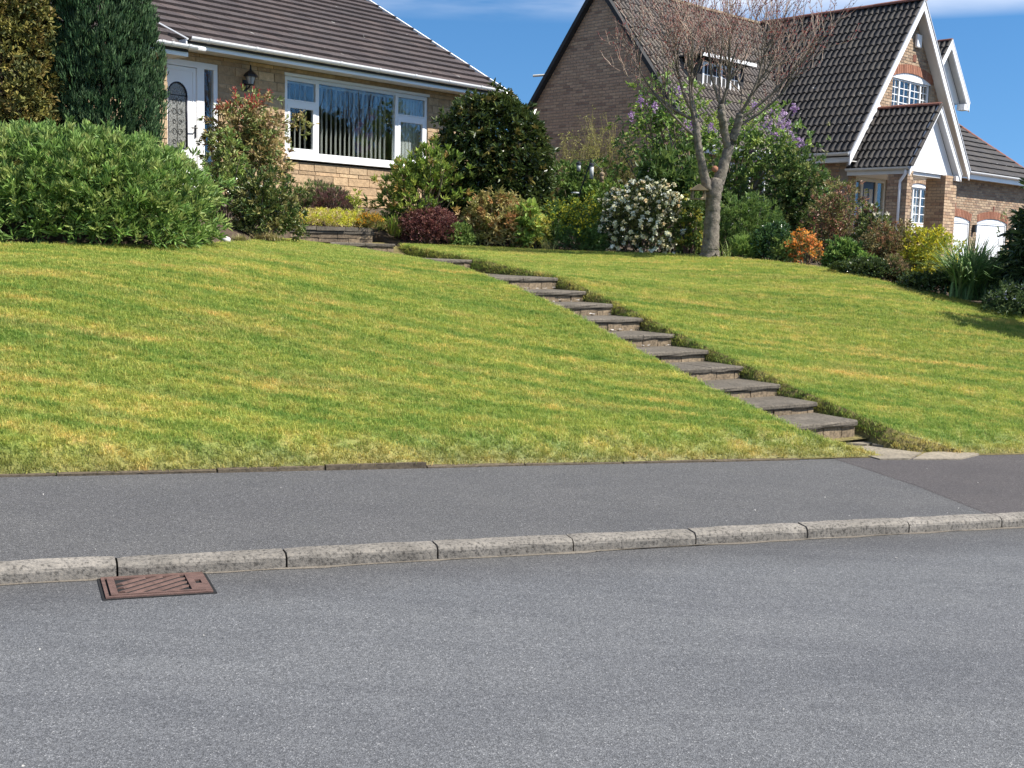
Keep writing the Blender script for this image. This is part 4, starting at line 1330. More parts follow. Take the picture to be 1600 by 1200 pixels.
# porch: roof, pillars, gable
PU, PZ, PE, PV = 1.60, 5.22, 3.68, -1.39
PH = 1.30
PA = math.atan2(PZ - PE, PH); pca, psa = math.cos(PA), math.sin(PA); PL = math.hypot(PH, PZ - PE)
mb = MB()
slope_deck(mb, [(PU - PH, PV + .02, PE), (PU - PH, VW, PE), (PU, VW, PZ), (PU, PV + .02, PZ)], 0.05)
slope_deck(mb, [(PU + PH, PV + .02, PE), (PU + PH, VW, PE), (PU, VW, PZ), (PU, PV + .02, PZ)], 0.05)
proof = mb.obj('porch_roof', M['dark'], hou)
roof_slope(proof, (PU - PH - 0.03 * pca, 0, PE - 0.03 * psa), (0, -1, 0), (pca, 0, psa), 7, PL / 7.0, 0.29, 'roman', M['tile'], RT, lambda y: (-VW + 0.05, -PV), 60)
ridge_tiles(proof, (PU, PV, PZ + .03), (PU, VW - .01, PZ + .03), 0.10, 0.42)
mb = MB()
for k in range(7):
    y0 = PL * k / 7; y1 = PL * (k + 1) / 7 + 0.03
    P = [np.array((PU - PH, 0, PE)) + np.array((pca, 0, psa)) * y for y in (y0, y1)]
    mb.hexa([(P[0][0], VW - .10, P[0][2] + .03), (P[0][0], VW - .005, P[0][2] + .03), (P[1][0], VW - .005, P[1][2] + .03), (P[1][0], VW - .10, P[1][2] + .03),
             (P[0][0], VW - .10, P[0][2] + .07), (P[0][0], VW - .005, P[0][2] + .22), (P[1][0], VW - .005, P[1][2] + .20), (P[1][0], VW - .10, P[1][2] + .06)])
mb.obj('flashing', M['lead'], proof)
mb = MB(); raked_board(mb, PU, PH + .04, PZ + .01, PE - .05, 0, PV, PV + .03, 0.0, 0.17, 'u'); mb.obj('porch_bargeboard', M['white'], hou)
mb = MB(); raked_board(mb, PU, PH + .06, PZ + .05, PE - .02, 0, PV - .012, PV + .06, 0.0, 0.045, 'u'); mb.obj('porch_verge_cap', M['lead'], hou)
tri_fill([(PU - PH + .08, PV + .17, PE - .08), (PU + PH - .08, PV + .17, PE - .08), (PU, PV + .17, PZ - .10)], 'porch_gable', M['white'], hou, np.array((0, 0.04, 0)))
mb = MB(); raked_board(mb, PU, PH, PZ - .06, PE - .11, 0, PV + .031, PV + .169, 0.0, 0.03, 'u'); mb.obj('porch_soffit', M['white'], hou)
bx('porch_beam', M['whitewood'], hou, LF, PU - PH + .1, PU + PH - .1, PV + .22, VW - .02, PE - .16, PE - .085)
bx('porch_end_box', M['white'], hou, LF, PU + PH - .20, PU + PH + .03, PV + .02, PV + .17, PE - .20, PE - .08)
gutter(hou, PV + .02, VW - .02, lambda p, w: (PU - PH - .045 + p[0], w, PE - .01 + p[1]), M['offwhite'], 0.06)
bx('porch_fascia', M['offwhite'], hou, LF, PU - PH + .01, PU - PH + .035, PV + .03, VW - .02, PE - .17, PE - .06)
mb = MB(); dx, dv = 0.28, PV + 0.12
mb.tube([(dx, dv, PE - .06), (dx, dv, PE - .17), (dx + .03, dv + .14, PE - .34), (dx + .03, dv + .14, PE - .42), (dx + .03, dv + .14, 1.3)], 0.036, 8); mb.obj('downpipe', M['white'], hou, True)
def pillar(u0, u1, v0, v1):
    pc = [(z, z + .075) for z in np.arange(0.9, PE - .1, .075)]
    pe = bpy.data.objects.new('pillar', None)
    f1 = lambda u, d, z: (u, v0 + d, z); f2 = lambda v, d, z: (u0 + d, v, z); f3 = lambda v, d, z: (u1 - d, v, z)
    core = MB(); bar_box(core, LF, u0 + .012, u1 - .012, v0 + .012, v1, 0.9, PE - .1); pm = core.obj('pillar', M['mortar'], hou)
    big = MB()
    for fn, a, b, s in ((f1, u0, u1, 0), (f2, v0, v1, 1), (f3, v0, v1, 1)):
        for ci, (z0, z1) in enumerate(pc):
            x = a - (0.1125 if (ci + s) % 2 else 0)
            while x < b - .01:
                p, q = max(x, a), min(x + .225, b)
                if q - p > .04:
                    c = BR[rng.randint(len(BR))]; e = .003; j = .0055
                    p, q, za, zc = p + (j if p > a else 0), q - (j if q < b else 0), z0 + j, z1 - j
                    V = [fn(p, .012, za), fn(q, .012, za), fn(q, .012, zc), fn(p, .012, zc), fn(p, 0.0005, za), fn(q, 0.0005, za), fn(q, 0.0005, zc), fn(p, 0.0005, zc)]
                    big.add(V, [(4, 5, 6, 7), (0, 1, 5, 4), (1, 2, 6, 5), (2, 3, 7, 6), (3, 0, 4, 7)], c)
                x += .225
    big.obj('brickwork', M['brick'], pm, tint=True, kind='stuff')
pillar(0.335, 0.60, PV + .09, PV + .60)
pillar(2.28, 2.90, PV + .09, PV + .60)
bx('porch_floor', M['pathslab'], hou, LF, 0.2, 3.0, PV - .1, VW + .05, 1.1, 1.45)
# porch window and front door
w2 = small_window(hou, GF, 3.50, 4.74, 2.44, 3.44, (1, 1, 1), (1, 2, 1), 4, True, True, curtain=True)
seg_arch(GF, 3.50, 4.74, 3.44, 0.10, 0.0751, 12, w2, M['brick'], BR)
bx('stone_sill', M['cream'], hou, GF, 3.35, 4.9, -0.04, 0.0, 2.22, 2.33)
mb = MB()
for (a, b) in ((0.80, 0.88), (1.12, 1.22), (1.84, 1.94), (2.26, 2.34)): bar_box(mb, GF, a, b, 0.03, 0.11, 1.45, 3.53)
for (a, b) in ((0.88, 1.12), (1.22, 1.84), (1.94, 2.26)): bar_box(mb, GF, a, b, 0.03, 0.11, 3.43, 3.53)
df2 = mb.obj('door_frame', M['cream'], hou)
pane(df2, GF, .88, 1.12, .07, 1.45, 3.43); pane(df2, GF, 1.94, 2.26, .07, 1.45, 3.43)
bx('side_curtain', M['curtain'], df2, GF, .86, 1.13, .3, .31, 1.45, 3.45); bx('side_curtain', M['curtain'], df2, GF, 1.93, 2.2, .3, .31, 1.45, 3.45)
mb = MB(); bar_box(mb, GF, 1.22, 1.84, .06, .10, 1.45, 3.43); d2 = mb.obj('door', M['navy'], hou)
for a in (1.31, 1.57):
    bx('door_light', M['curtain'], d2, GF, a, a + .17, .052, .061, 2.25, 3.25)
# lower wing windows
ww = small_window(hou, WFF, -2.6, -0.5, 2.3, 3.73, (1, 1, 1), (1, 1, 1), 1, True, True)
# box dormer on the wing roof
def wroofz(v): return W1E + (v - V0) * math.tan(W1A)
DU0, DU1, DV = -2.3, -0.35, V0 + (5.55 - W1E) / math.tan(W1A)
dorm = bx('dormer', M['dark'], hou, LF, DU0, DU1, DV + .05, DV + 1.0, 5.45, 6.30)
mb = MB(); bar_box(mb, LF, DU0 - .15, DU1 + .15, DV - .2, DV + 1.3, 6.30, 6.34); mb.obj('dormer_roof', M['dark'], dorm)
mb = MB(); bar_box(mb, LF, DU0 - .15, DU1 + .15, DV - .22, DV - .2, 6.27, 6.35); mb.obj('dormer_fascia', M['white'], dorm)
small_window(dorm, lambda u, d, z: (u, DV + d - .03, z), DU0 + .2, DU1 - .2, 5.60, 6.20, (1, 1, 1, 1), (2, 2, 2, 2), 2, False, False)

# garage wing
GV, GZE = 0.45, 4.06
GP = math.radians(44)
UGR = 12.5
mb = MB(); gtan = math.tan(GP); RV = 5.0
slope_deck(mb, [(5.6, GV, GZE), (UGR, GV, GZE), (UGR - 2.4, RV, GZE + (RV - GV) * gtan * .80), (5.6, RV, GZE + (RV - GV) * gtan * .80)])
groof = mb.obj('garage_roof', M['dark'], hou)
gsl = math.atan2((RV - GV) * gtan * .80, RV - GV); gc, gs = math.cos(gsl), math.sin(gsl)
def gpx(u, v, z):
    P = RO + np.array([math.sin(math.radians(46.07)), math.cos(math.radians(46.07)), 0]) * u + np.array([-math.cos(math.radians(46.07)), math.sin(math.radians(46.07)), 0]) * v + np.array([0, 0, z])
    d = P - CAM
    return 800 + FPX * (d @ _r) / (d @ _f), 600 - FPX * (d @ _u) / (d @ _f)
GL_ = (RV - GV) / gc
roof_slope(groof, (0, GV - .03, GZE), (1, 0, 0), (0, gc, gs), 18, 0.31, 0.33, 'flat', M['tile'], [tuple(x * 1.25 for x in c) for c in RT], lambda y: (6.2, UGR - 2.4 * y / GL_), 0, True)
ridge_tiles(groof, (UGR, GV, GZE + .03), (UGR - 2.4, RV, GZE + .03 + (RV - GV) * math.tan(gsl)), 0.10)
gutter(hou, 5.95, UGR + .1, lambda p, w: (w, GV - .05 + p[0], GZE + p[1]), M['white'], 0.065)
bx('garage_fascia', M['white'], hou, LF, 5.95, UGR, GV + .02, GV + .045, GZE - .20, GZE - .03)
bx('garage_soffit', M['soffit'], hou, LF, 5.95, UGR, GV + .05, GV + .40, GZE - .17, GZE - .15)
mb = MB(); mb.tube([(6.15, GV - .05, GZE - .05), (6.15, GV - .05, GZE - .22), (5.98, GV - .05, GZE - .42), (5.98, GV - .05, GZE - .62), (5.6, -0.0, GZE - .82)], 0.045, 6); mb.obj('swan_neck', M['white'], hou)
def AF(u, d, z): return (u, 0.82 + d, z)
DL = [(6.32, 8.44), (8.92, 11.04)]
GZB, GZT = 0.55, 2.66
masonry(hou, AF, [c for c in bc if c[1] < 3.92], lambda z: [(5.93, UGR - .2)], [(a, b, 0, GZT + .11) for a, b in DL], 0.225, 0.011, M['brick'], M['mortar'], BR, 'brick', 0.25, True, 0, 0.006, 0, 'garage_wall')
for (a, b) in DL:
    mb = MB()
    bar_box(mb, AF, a, a + .05, .03, .12, GZB, GZT); bar_box(mb, AF, b - .05, b, .03, .12, GZB, GZT); bar_box(mb, AF, a + .05, b - .05, .03, .12, GZT - .06, GZT)
    gd = mb.obj('garage_door', M['white'], hou)
    n = 18
    for k in range(n):
        p, q = a + .05 + (b - a - .1) * k / n, a + .05 + (b - a - .1) * (k + 1) / n
        bx('rib', M['white'], gd, AF, p + .006, q - .006, .05, .075, GZB, GZT - .065)
    bx('door_back', M['whitewood'], gd, AF, a + .05, b - .05, .08, .10, GZB, GZT - .065)
    seg_arch(AF, a - .02, b + .02, GZT + .005, 0.13, 0.22, 22, gd, M['brick'], RB)
    bx('key_brick', M['redridge'], gd, AF, (a + b) / 2 - .04, (a + b) / 2 + .04, -.014, .01, GZT + .36, GZT + .52)
bx('drive_lamp', M['black'], hou, AF, 8.60, 8.70, -.10, 0.0, 2.35, 2.58)
# gabled dormer above the garage
XU, XZ, XE, XV, XH = 8.93, 8.12, 6.42, 2.0, 1.42
mb = MB()
slope_deck(mb, [(XU - XH, XV, XE), (XU - XH, 5.0, XE), (XU, 5.0, XZ), (XU, XV, XZ)], .05); slope_deck(mb, [(XU + XH, XV, XE), (XU + XH, 5.0, XE), (XU, 5.0, XZ), (XU, XV, XZ)], .05)
xroof = mb.obj('dormer_gable_roof', M['dark'], hou)
xa = math.atan2(XZ - XE, XH)
roof_slope(xroof, (XU - XH, 0, XE), (0, -1, 0), (math.cos(xa), 0, math.sin(xa)), 7, math.hypot(XH, XZ - XE) / 7, .33, 'roman', M['tile'], RT, lambda y: (-5, -XV), 0)
ridge_tiles(xroof, (XU, XV, XZ + .03), (XU, 5, XZ + .03), .09)
mb = MB(); raked_board(mb, XU, XH + .03, XZ + .01, XE - .04, 0, XV - .01, XV + .03, 0, .24, 'u'); raked_board(mb, XU, XH + .05, XZ + .05, XE, 0, XV - .02, XV + .05, 0, .04, 'u'); mb.obj('dormer_bargeboard', M['white'], xroof)
mb = MB(); raked_board(mb, XU, XH - .02, XZ - .05, XE - .08, 0, XV + .031, XV + .249, 0, .03, 'u'); mb.obj('dormer_soffit', M['soffit'], xroof)
tri_fill([(XU - XH + .1, XV + .25, XE - .05), (XU + XH - .1, XV + .25, XE - .05), (XU, XV + .25, XZ - .12)], 'dormer_gable_boards', M['whitewood'], xroof, np.array((0, .05, 0)))
bx('dormer_wall', M['whitewood'], xroof, LF, XU - 1.0, XU + 1.0, XV + .26, XV + 2.9, XE - 1.2, XE - .06)
small_window(xroof, lambda u, d, z: (u, XV + .2 + d - .03, z), XU - .9, XU + .75, XE - .95, XE - .12, (1, 1), (1, 1), 1, False, False)
bx('dormer_corner_box', M['white'], xroof, LF, XU + XH - .30, XU + XH + .04, XV, XV + .25, XE - .24, XE - .06)
#PART3
# ------------------------------------------------------------------ plants
def unit(a):
    return a / (np.linalg.norm(a, axis=-1, keepdims=True) + 1e-9)
def leaf_arrays(P, D, Nn, L, W, fold=0.22, curl=0.18):
    D = unit(D); T = unit(np.cross(D, Nn)); Nn = np.cross(T, D)
    L = L[:, None]; W = W[:, None]
    l1 = P + D * L * .36 + T * W * .5 + Nn * W * fold
    r1 = P + D * L * .36 - T * W * .5 + Nn * W * fold
    l2 = P + D * L * .72 + T * W * .36 + Nn * (W * fold * .7 - L * curl * .4)
    r2 = P + D * L * .72 - T * W * .36 + Nn * (W * fold * .7 - L * curl * .4)
    tp = P + D * L - Nn * L * curl
    V = np.stack([P, l1, l2, tp, r2, r1], 1).reshape(-1, 3)
    b = np.arange(len(P))[:, None] * 6
    F = np.concatenate([b + np.array([[0, 5, 4, 3]]), b + np.array([[0, 3, 2, 1]])], 0)
    return V, F
def pick(pal, n, jit=0.16):
    pal = np.array(pal, float)
    c = pal[rng.randint(len(pal), size=n)]
    k = 1 + rng.normal(0, jit, (n, 1))
    return np.clip(c * k, 0.002, 0.95)
def tint6(c):
    return np.repeat(c, 6, 0)

def crown_points(n, w, th, h, lump=0.3, fill=0.3, boxy=2.0, zmin=-0.9, lobes=14, top=None):
    """points with outward normals in a lumpy solid of width w, depth th, height h standing on z=0"""
    out_p, out_n = [], []
    lv = unit(rng.normal(size=(lobes, 3))); la = rng.uniform(0.4, 1, lobes)
    while len(out_p) < n:
        d = unit(rng.normal(size=(n, 3)))
        d = d[d[:, 2] > zmin]
        b = (np.maximum(0, d @ lv.T) ** 7 * la).max(1)
        r_ = (1 - lump) + lump * b * 1.15
        sup = (np.abs(d) ** boxy).sum(1) ** (-1 / boxy)
        r_ = r_ * sup
        f = 1 - fill * rng.rand(len(d)) ** 1.6
        f = np.where(rng.rand(len(d)) < .07, 1 + .11 * rng.rand(len(d)), f)
        p = d * (r_ * f)[:, None]
        out_p += list(p); out_n += list(d)
    p = np.array(out_p[:n]); d = np.array(out_n[:n])
    p = p / np.array([np.percentile(np.abs(p[:, 0]), 98.5), np.percentile(np.abs(p[:, 1]), 98.5), 1.0])
    zlo, zhi = p[:, 2].min(), np.percentile(p[:, 2], 98.5)
    z = (p[:, 2] - zlo) / (zhi - zlo)
    P = np.stack([p[:, 0] * w / 2, p[:, 1] * th / 2, z * h], 1)
    Nn = unit(d / np.array([w / 2, th / 2, h / 2]))
    return P, Nn

def foliage(name, mat, parent, P, Nn, leaf, per, pal, spread=0.8, up=0.3, out=0.7, jit=0.16, size=0.03, fold=.22, curl=.18, toptint=None, lvar=.3, kind=None, flat=0.35):
    n = len(P)
    C_ = np.repeat(P, per, 0); Nc = np.repeat(Nn, per, 0); m = n * per
    D = Nc * out + rng.normal(size=(m, 3)) * spread * .6 + np.array([0, 0, up])
    D = unit(D)
    PP = C_ + D * size * rng.rand(m, 1) + rng.normal(size=(m, 3)) * size * .35
    Nf = Nc * .5 + np.array([0, 0, 1.0]) * flat + rng.normal(size=(m, 3)) * .45
    L = leaf[0] * (1 + rng.uniform(-lvar, lvar, m)); W = leaf[1] * (1 + rng.uniform(-lvar, lvar, m))
    V, F = leaf_arrays(PP, D, Nf, L, W, fold, curl)
    g_ain = {'leaf': 1.75, 'gloss': 1.4, 'needle': 1.7}.get(next((k for k, v in M.items() if v is mat), ''), 1.0)
    pal = [tuple(min(.88, x * g_ain * k) for x, k in zip(c, (1.08, 1.0, 1.02) if g_ain > 1 else (1, 1, 1))) for c in pal]
    if toptint is not None: toptint = (tuple(x * g_ain for x in toptint[0]), toptint[1])
    cl = pick(pal, n, jit * .6); c = np.repeat(cl, per, 0) * (1 + rng.normal(0, jit, (m, 1)))
    if toptint is not None:
        tcol_, frac = toptint
        sel = rng.rand(n) < frac
        cc = np.repeat(sel, per)
        c[cc] = np.array(tcol_) * (1 + rng.normal(0, jit, (cc.sum(), 1)))
    return link(name, fast_mesh(name, V, [F], False, tint6(np.clip(c, .002, .95))), mat, parent, kind=kind)

def stems_mesh(name, parent, targets, base_r, rad, col_, k=18, bend=0.12, sides=4, mat=None):
    mb = MB()
    idx = rng.choice(len(targets), min(k, len(targets)), False)
    for i in idx:
        t = targets[i]
        a = rng.uniform(0, 6.28); b0 = np.array([math.cos(a), math.sin(a), 0]) * base_r * rng.rand() + np.array([t[0] * .25, t[1] * .25, -0.05])
        mid = b0 * .5 + t * .5 + rng.normal(size=3) * bend * np.linalg.norm(t) * .5 + np.array([0, 0, .08 * np.linalg.norm(t)])
        ps = [b0 * (1 - u) ** 2 + mid * 2 * u * (1 - u) + t * u * u for u in np.linspace(0, 1, 6)]
        cc = tuple(x * rng.uniform(.8, 1.2) for x in col_)
        mb.tube(ps, list(np.linspace(rad, rad * .3, 6)), sides, False, cc)
    return mb.obj(name, mat or M['stem'], parent, True, True)

def bbox_plant(x0, x1, yt, yb, dep, front=True):
    """world base point, width and height for a plant seen in this part of the view at this distance"""
    xm = (x0 + x1) / 2
    g_ = gpt(xm, dep)
    w = (x1 - x0) * dep / FPX
    h = at(xm, yt, dep)[2] - g_[2]
    return g_, w, h

def shrub(name, label, cat, x0, x1, yt, dep, th, leaf, n, per, pal, group=None, mat='leaf', lump=.3, fill=.35, boxy=2.0, zmin=-.5, stem=(14, .012, (.16, .12, .085)), flowers=None, lift=0.0, inner=.55, sink=0.0, **kw):
    g_, w, h = bbox_plant(x0, x1, yt, None, dep)
    g_ = g_ - np.array([0, 0, sink]); h += sink
    t = thing(name, label, cat, tuple(g_), 0.0, group)
    Lr = leaf[0] * .6
    P, Nn = crown_points(n, max(.05, w - 2 * Lr), max(.05, th - 2 * Lr), max(.05, h - Lr - lift), lump, fill, boxy, zmin)
    P[:, 2] += lift + 0.02
    ki = int(n * inner)
    PI_ = (P - np.array([0, 0, lift + h * .42])) * rng.uniform(.25, .86, (n, 1)) + np.array([0, 0, lift + h * .42])
    Pall, Nall = np.concatenate([P, PI_[:ki]]), np.concatenate([Nn, Nn[:ki]])
    foliage('foliage', M[mat], t, Pall, Nall, leaf, per, pal, **kw)
    if stem:
        stems_mesh('stems', t, P, .12 * w, stem[1], stem[2], stem[0])
    if flowers:
        for fl in (flowers if isinstance(flowers, list) else [flowers]):
            nf = fl['n']
            score = Nn[:, 2] * fl.get('top', .4) - Nn[:, 1] * .5 + rng.rand(len(P)) * fl.get('rnd', 1.2)
            if 'where' in fl: score = score + 3 * fl['where'](P, w, h)
            idx = np.argsort(-score)[:nf]
            Pf = P[idx] + Nn[idx] * fl.get('off', .03)
            fo = foliage(fl.get('name', 'flowers'), M[fl.get('mat', 'petal')], t, Pf, Nn[idx], fl['leaf'], fl['per'], fl['pal'], spread=fl.get('spread', 1.2), up=fl.get('up', .2), out=fl.get('out', .5), size=fl.get('size', .03), jit=.08, curl=fl.get('curl', .1), kind='stuff')
    return t

G_MID = [(.085, .150, .028), (.070, .130, .026), (.105, .170, .034), (.06, .11, .022)]
G_DARK = [(.035, .070, .018), (.045, .085, .022), (.028, .058, .016), (.055, .095, .026)]
G_YEL = [(.18, .22, .03), (.21, .24, .035), (.14, .19, .03)]

# --- left side
shrub('hedge_bush', 'broad rounded bush of pale green lance shaped leaves at the left lawn edge', 'bush', -95, 336, 205, 12.45, 2.1, (.085, .021), 2300, 13,
      [(.105, .180, .042), (.088, .155, .038), (.130, .20, .052), (.072, .130, .032), (.165, .215, .065)], lump=.26, fill=.30, boxy=2.5, zmin=-.28, sink=.15, inner=.4, spread=.75, up=.45, out=.8, size=.035, flat=.2)
def conifer(name, label, x0, x1, ytop_m, dep, pal, leafs, n, per, taper=1.0, **kw):
    xm = (x0 + x1) / 2; g_ = gpt(xm, dep); w = (x1 - x0) * dep / FPX; h = ytop_m
    t = thing(name, label, 'tree', tuple(g_))
    z = rng.rand(n) ** .85
    a = rng.uniform(0, 6.2832, n)
    prof = np.where(z < .3, .86 + .14 * np.sin(z / .3 * 1.57), (1 - ((z - .3) / .7) ** 1.7 * taper))
    r_ = w / 2 * prof * (1 - .28 * rng.rand(n) ** 1.5) * (1 + .07 * np.sin(a * 5 + z * 17) + .05 * np.sin(a * 9 - z * 31))
    P = np.stack([r_ * np.cos(a), r_ * np.sin(a), .08 + z * h], 1)
    Nn = unit(np.stack([np.cos(a), np.sin(a), .25 + 0 * z], 1))
    Pi = P[: n // 3] * np.array([.6, .6, 1])
    foliage('foliage', M['needle'], t, np.concatenate([P, Pi]), np.concatenate([Nn, Nn[: n // 3]]), leafs, per, pal, **kw)
    mb = MB(); mb.tube([(0, 0, -.1), (0, 0, h * .5), (0, 0, h * .96)], [.06, .04, .01], 7, True, (.10, .07, .05)); mb.obj('trunk', M['stem'], t, True, True)
    return t
conifer('golden_conifer', 'olive gold conifer with bunchy foliage at the left edge', -85, 96, 4.0, 14.3,
        [(.105, .105, .024), (.080, .088, .022), (.135, .125, .03), (.055, .065, .02), (.10, .08, .022)], (.06, .03), 3000, 11, .75, spread=1.1, up=.35, out=.7, size=.06, jit=.2)
conifer('cypress_tree', 'tall dense dark green cypress beside the front door of the bungalow', 84, 250, 4.35, 14.9,
        [(.034, .070, .026), (.026, .056, .022), (.045, .088, .034), (.022, .046, .020), (.055, .095, .042)], (.085, .016), 5200, 11, .85, spread=.45, up=1.25, out=.45, size=.05, jit=.22)
shrub('photinia', 'tall photinia with red young tips and browning leaves against the bungalow wall', 'shrub', 320, 456, 152, 17.2, .8, (.075, .026), 640, 8,
      [(.16, .14, .05), (.10, .14, .045), (.21, .18, .075), (.09, .13, .04), (.25, .22, .10), (.14, .10, .055), (.14, .17, .055)], lump=.4, fill=.65, boxy=2.8, lift=.30, stem=(44, .016, (.24, .17, .12)),
      flowers=dict(n=38, leaf=(.060, .02), per=6, pal=[(.24, .04, .035), (.18, .035, .03), (.30, .07, .05)], top=1.5, rnd=.8, off=.05, name='red_tips', mat='leaf', out=.6, up=.6, size=.02,
                   where=lambda P, w, h: (P[:, 2] > .82 * h) * 1.0), spread=.9, up=.1)
photinia_ = [o for o in bpy.data.objects if o.name == 'photinia'][0]
pb = np.array(photinia_.location)
sp_ = [at(x, y, 17.9) - pb for x, y in ((440, 200), (452, 190), (462, 182), (472, 180), (480, 186), (484, 194), (470, 196), (460, 200), (452, 206), (474, 204))]
foliage('side_spray', M['leaf'], photinia_, np.repeat(np.array(sp_), 3, 0) + rng.normal(0, .05, (30, 3)), unit(rng.normal(size=(30, 3))), (.065, .022), 7, [(.16, .16, .05), (.20, .17, .07), (.12, .15, .045)], spread=1.1, size=.04, kind='stuff')
mb = MB(); c0_ = np.array([0, 0, sp_[0][2] - .25]); mb.tube([c0_, (c0_ + sp_[0]) / 2 + np.array([0, 0, .03]), sp_[1], sp_[4]], [.012, .009, .007, .004], 4, False, (.22, .16, .12)); mb.obj('side_branch', M['stem'], photinia_, True, True)
shrub('skirt_shrub', 'narrow green shrub in front of the door sidelight', 'shrub', 322, 392, 205, 16.2, .7, (.075, .024), 170, 9, [(.13, .19, .045), (.10, .16, .04), (.16, .20, .06), (.10, .12, .045)], lift=.1, lump=.4, fill=.6)
shrub('viburnum_bush', 'rounded dark bush with yellow green leaf tips left of the low stone wall', 'bush', 356, 470, 270, 15.4, .95, (.06, .026), 420, 10,
      [(.055, .090, .022), (.075, .11, .028), (.12, .15, .045), (.04, .07, .018), (.17, .17, .06)], mat='gloss', lump=.3, fill=.35)
shrub('heather', 'low mound of green heather under the picture window', 'shrub', 448, 556, 287, 19.0, .55, (.05, .008), 420, 12, [(.07, .12, .035), (.055, .10, .03), (.09, .13, .045), (.085, .07, .045)], spread=.5, up=1.2, out=.5, lump=.3)
shrub('heather', 'low mound of brownish purple heather in front of the green one', 'shrub', 486, 552, 298, 18.65, .4, (.045, .008), 230, 11, [(.10, .055, .05), (.085, .05, .045), (.12, .07, .06), (.07, .065, .04)], spread=.6, up=1.0, out=.5)
shrub('lime_tuft', 'small lime green leafy tuft right of the heather', 'plant', 540, 568, 300, 18.75, .25, (.06, .02), 40, 8, G_YEL, stem=None)
shrub('sedum_mat', 'lime green carpet plant spilling over the low stone wall', 'plant', 452, 574, 330, 18.15, .8, (.022, .012), 650, 11, [(.30, .33, .03), (.24, .30, .03), (.34, .34, .05), (.26, .24, .09)], lump=.15, fill=.25, boxy=2.4, stem=None, zmin=-.3, up=.6,
      toptint=((.36, .29, .17), .16))
shrub('wallflower', 'small plant with golden orange flowers at the end of the stone wall', 'plant', 553, 602, 337, 18.0, .35, (.045, .009), 120, 9, [(.14, .16, .04), (.18, .14, .05), (.10, .12, .03)], stem=None, up=.9, lump=.3,
      flowers=dict(n=55, leaf=(.025, .018), per=9, pal=[(.62, .33, .02), (.55, .26, .015), (.70, .42, .03)], top=1.4, rnd=.9, off=.02, size=.03))
shrub('grass_tuft_plant', 'upright tuft of bright grass between the steps and the purple bush', 'plant', 598, 634, 347, 18.3, .3, (.20, .009), 60, 5, [(.13, .21, .03), (.17, .23, .05), (.22, .20, .08)], stem=None, up=1.3, spread=.5, out=.25, lump=.1)
shrub('small_shrub', 'small rounded green shrub behind the purple bush', 'shrub', 588, 648, 324, 18.9, .5, (.05, .03), 120, 8, [(.09, .15, .045), (.12, .17, .06), (.07, .12, .035)], lump=.3)
shrub('pieris_bush', 'open bush with bare lower stems and fresh green tops below the window', 'bush', 573, 744, 231, 18.9, 1.3, (.095, .026), 430, 11,
      [(.13, .20, .035), (.10, .16, .03), (.17, .22, .045), (.075, .12, .028)], zmin=-.15, lift=.30, lump=.42, fill=.5, stem=(60, .014, (.22, .16, .11)), up=.7, spread=.8, toptint=((.26, .19, .06), .10))
shrub('laurel_bush', 'big round clipped laurel with dark glossy leaves at the corner of the bungalow', 'bush', 676, 858, 154, 19.35, 1.25, (.095, .042), 1500, 10,
      [(.038, .062, .016), (.030, .050, .014), (.048, .075, .02), (.06, .085, .022)], mat='gloss', lump=.13, fill=.22, boxy=2.8, zmin=-.5, spread=.9, up=.15, toptint=((.14, .12, .035), .08))
shrub('barberry_bush', 'low rounded purple brown barberry at the lawn edge', 'bush', 624, 720, 329, 18.35, .75, (.032, .016), 620, 12, [(.085, .035, .03), (.10, .045, .035), (.07, .03, .028), (.13, .065, .045)], lump=.12, fill=.25, boxy=2.6, zmin=-.5, up=.35)
shrub('variegated_bush', 'pale cream and green leaved bush right of the purple barberry', 'bush', 716, 832, 303, 18.5, .8, (.085, .026), 360, 11, [(.22, .21, .075), (.16, .17, .05), (.28, .25, .11), (.11, .12, .035), (.20, .14, .05)], lump=.25, fill=.35, zmin=-.5, spread=1.0, up=.2, toptint=((.30, .17, .07), .1))
shrub('leafy_plant', 'fresh green large leaved plant between the variegated bush and the gold shrub', 'plant', 796, 848, 318, 18.4, .5, (.10, .06), 80, 7, [(.17, .25, .05), (.13, .21, .045), (.21, .28, .07)], lump=.3, stem=None)
shrub('gold_shrub', 'small shrub with creamy yellow leaves at the lawn edge', 'shrub', 818, 860, 338, 18.4, .45, (.05, .022), 130, 10, [(.48, .42, .10), (.40, .38, .09), (.55, .48, .17), (.20, .24, .05)], lump=.25, zmin=-.7)
shrub('spurge', 'tall clump of yellow green spurge left of the white rhododendron', 'plant', 868, 946, 314, 18.3, .7, (.055, .014), 210, 12, [(.055, .11, .03), (.075, .14, .035), (.045, .085, .026)], lump=.35, up=.5, zmin=-.5,
      flowers=dict(n=95, leaf=(.035, .026), per=10, pal=[(.36, .36, .025), (.30, .33, .025), (.42, .40, .035)], top=1.6, rnd=.8, off=.03, size=.045, name='bracts'))
shrub('spurge', 'smaller clump of yellow green spurge behind the gold shrub', 'plant', 846, 885, 318, 18.6, .5, (.055, .014), 90, 11, [(.055, .11, .03), (.075, .14, .035)], lump=.35, up=.5,
      flowers=dict(n=34, leaf=(.035, .026), per=9, pal=[(.28, .32, .025), (.34, .35, .03)], top=1.6, rnd=.8, off=.03, size=.045, name='bracts'))
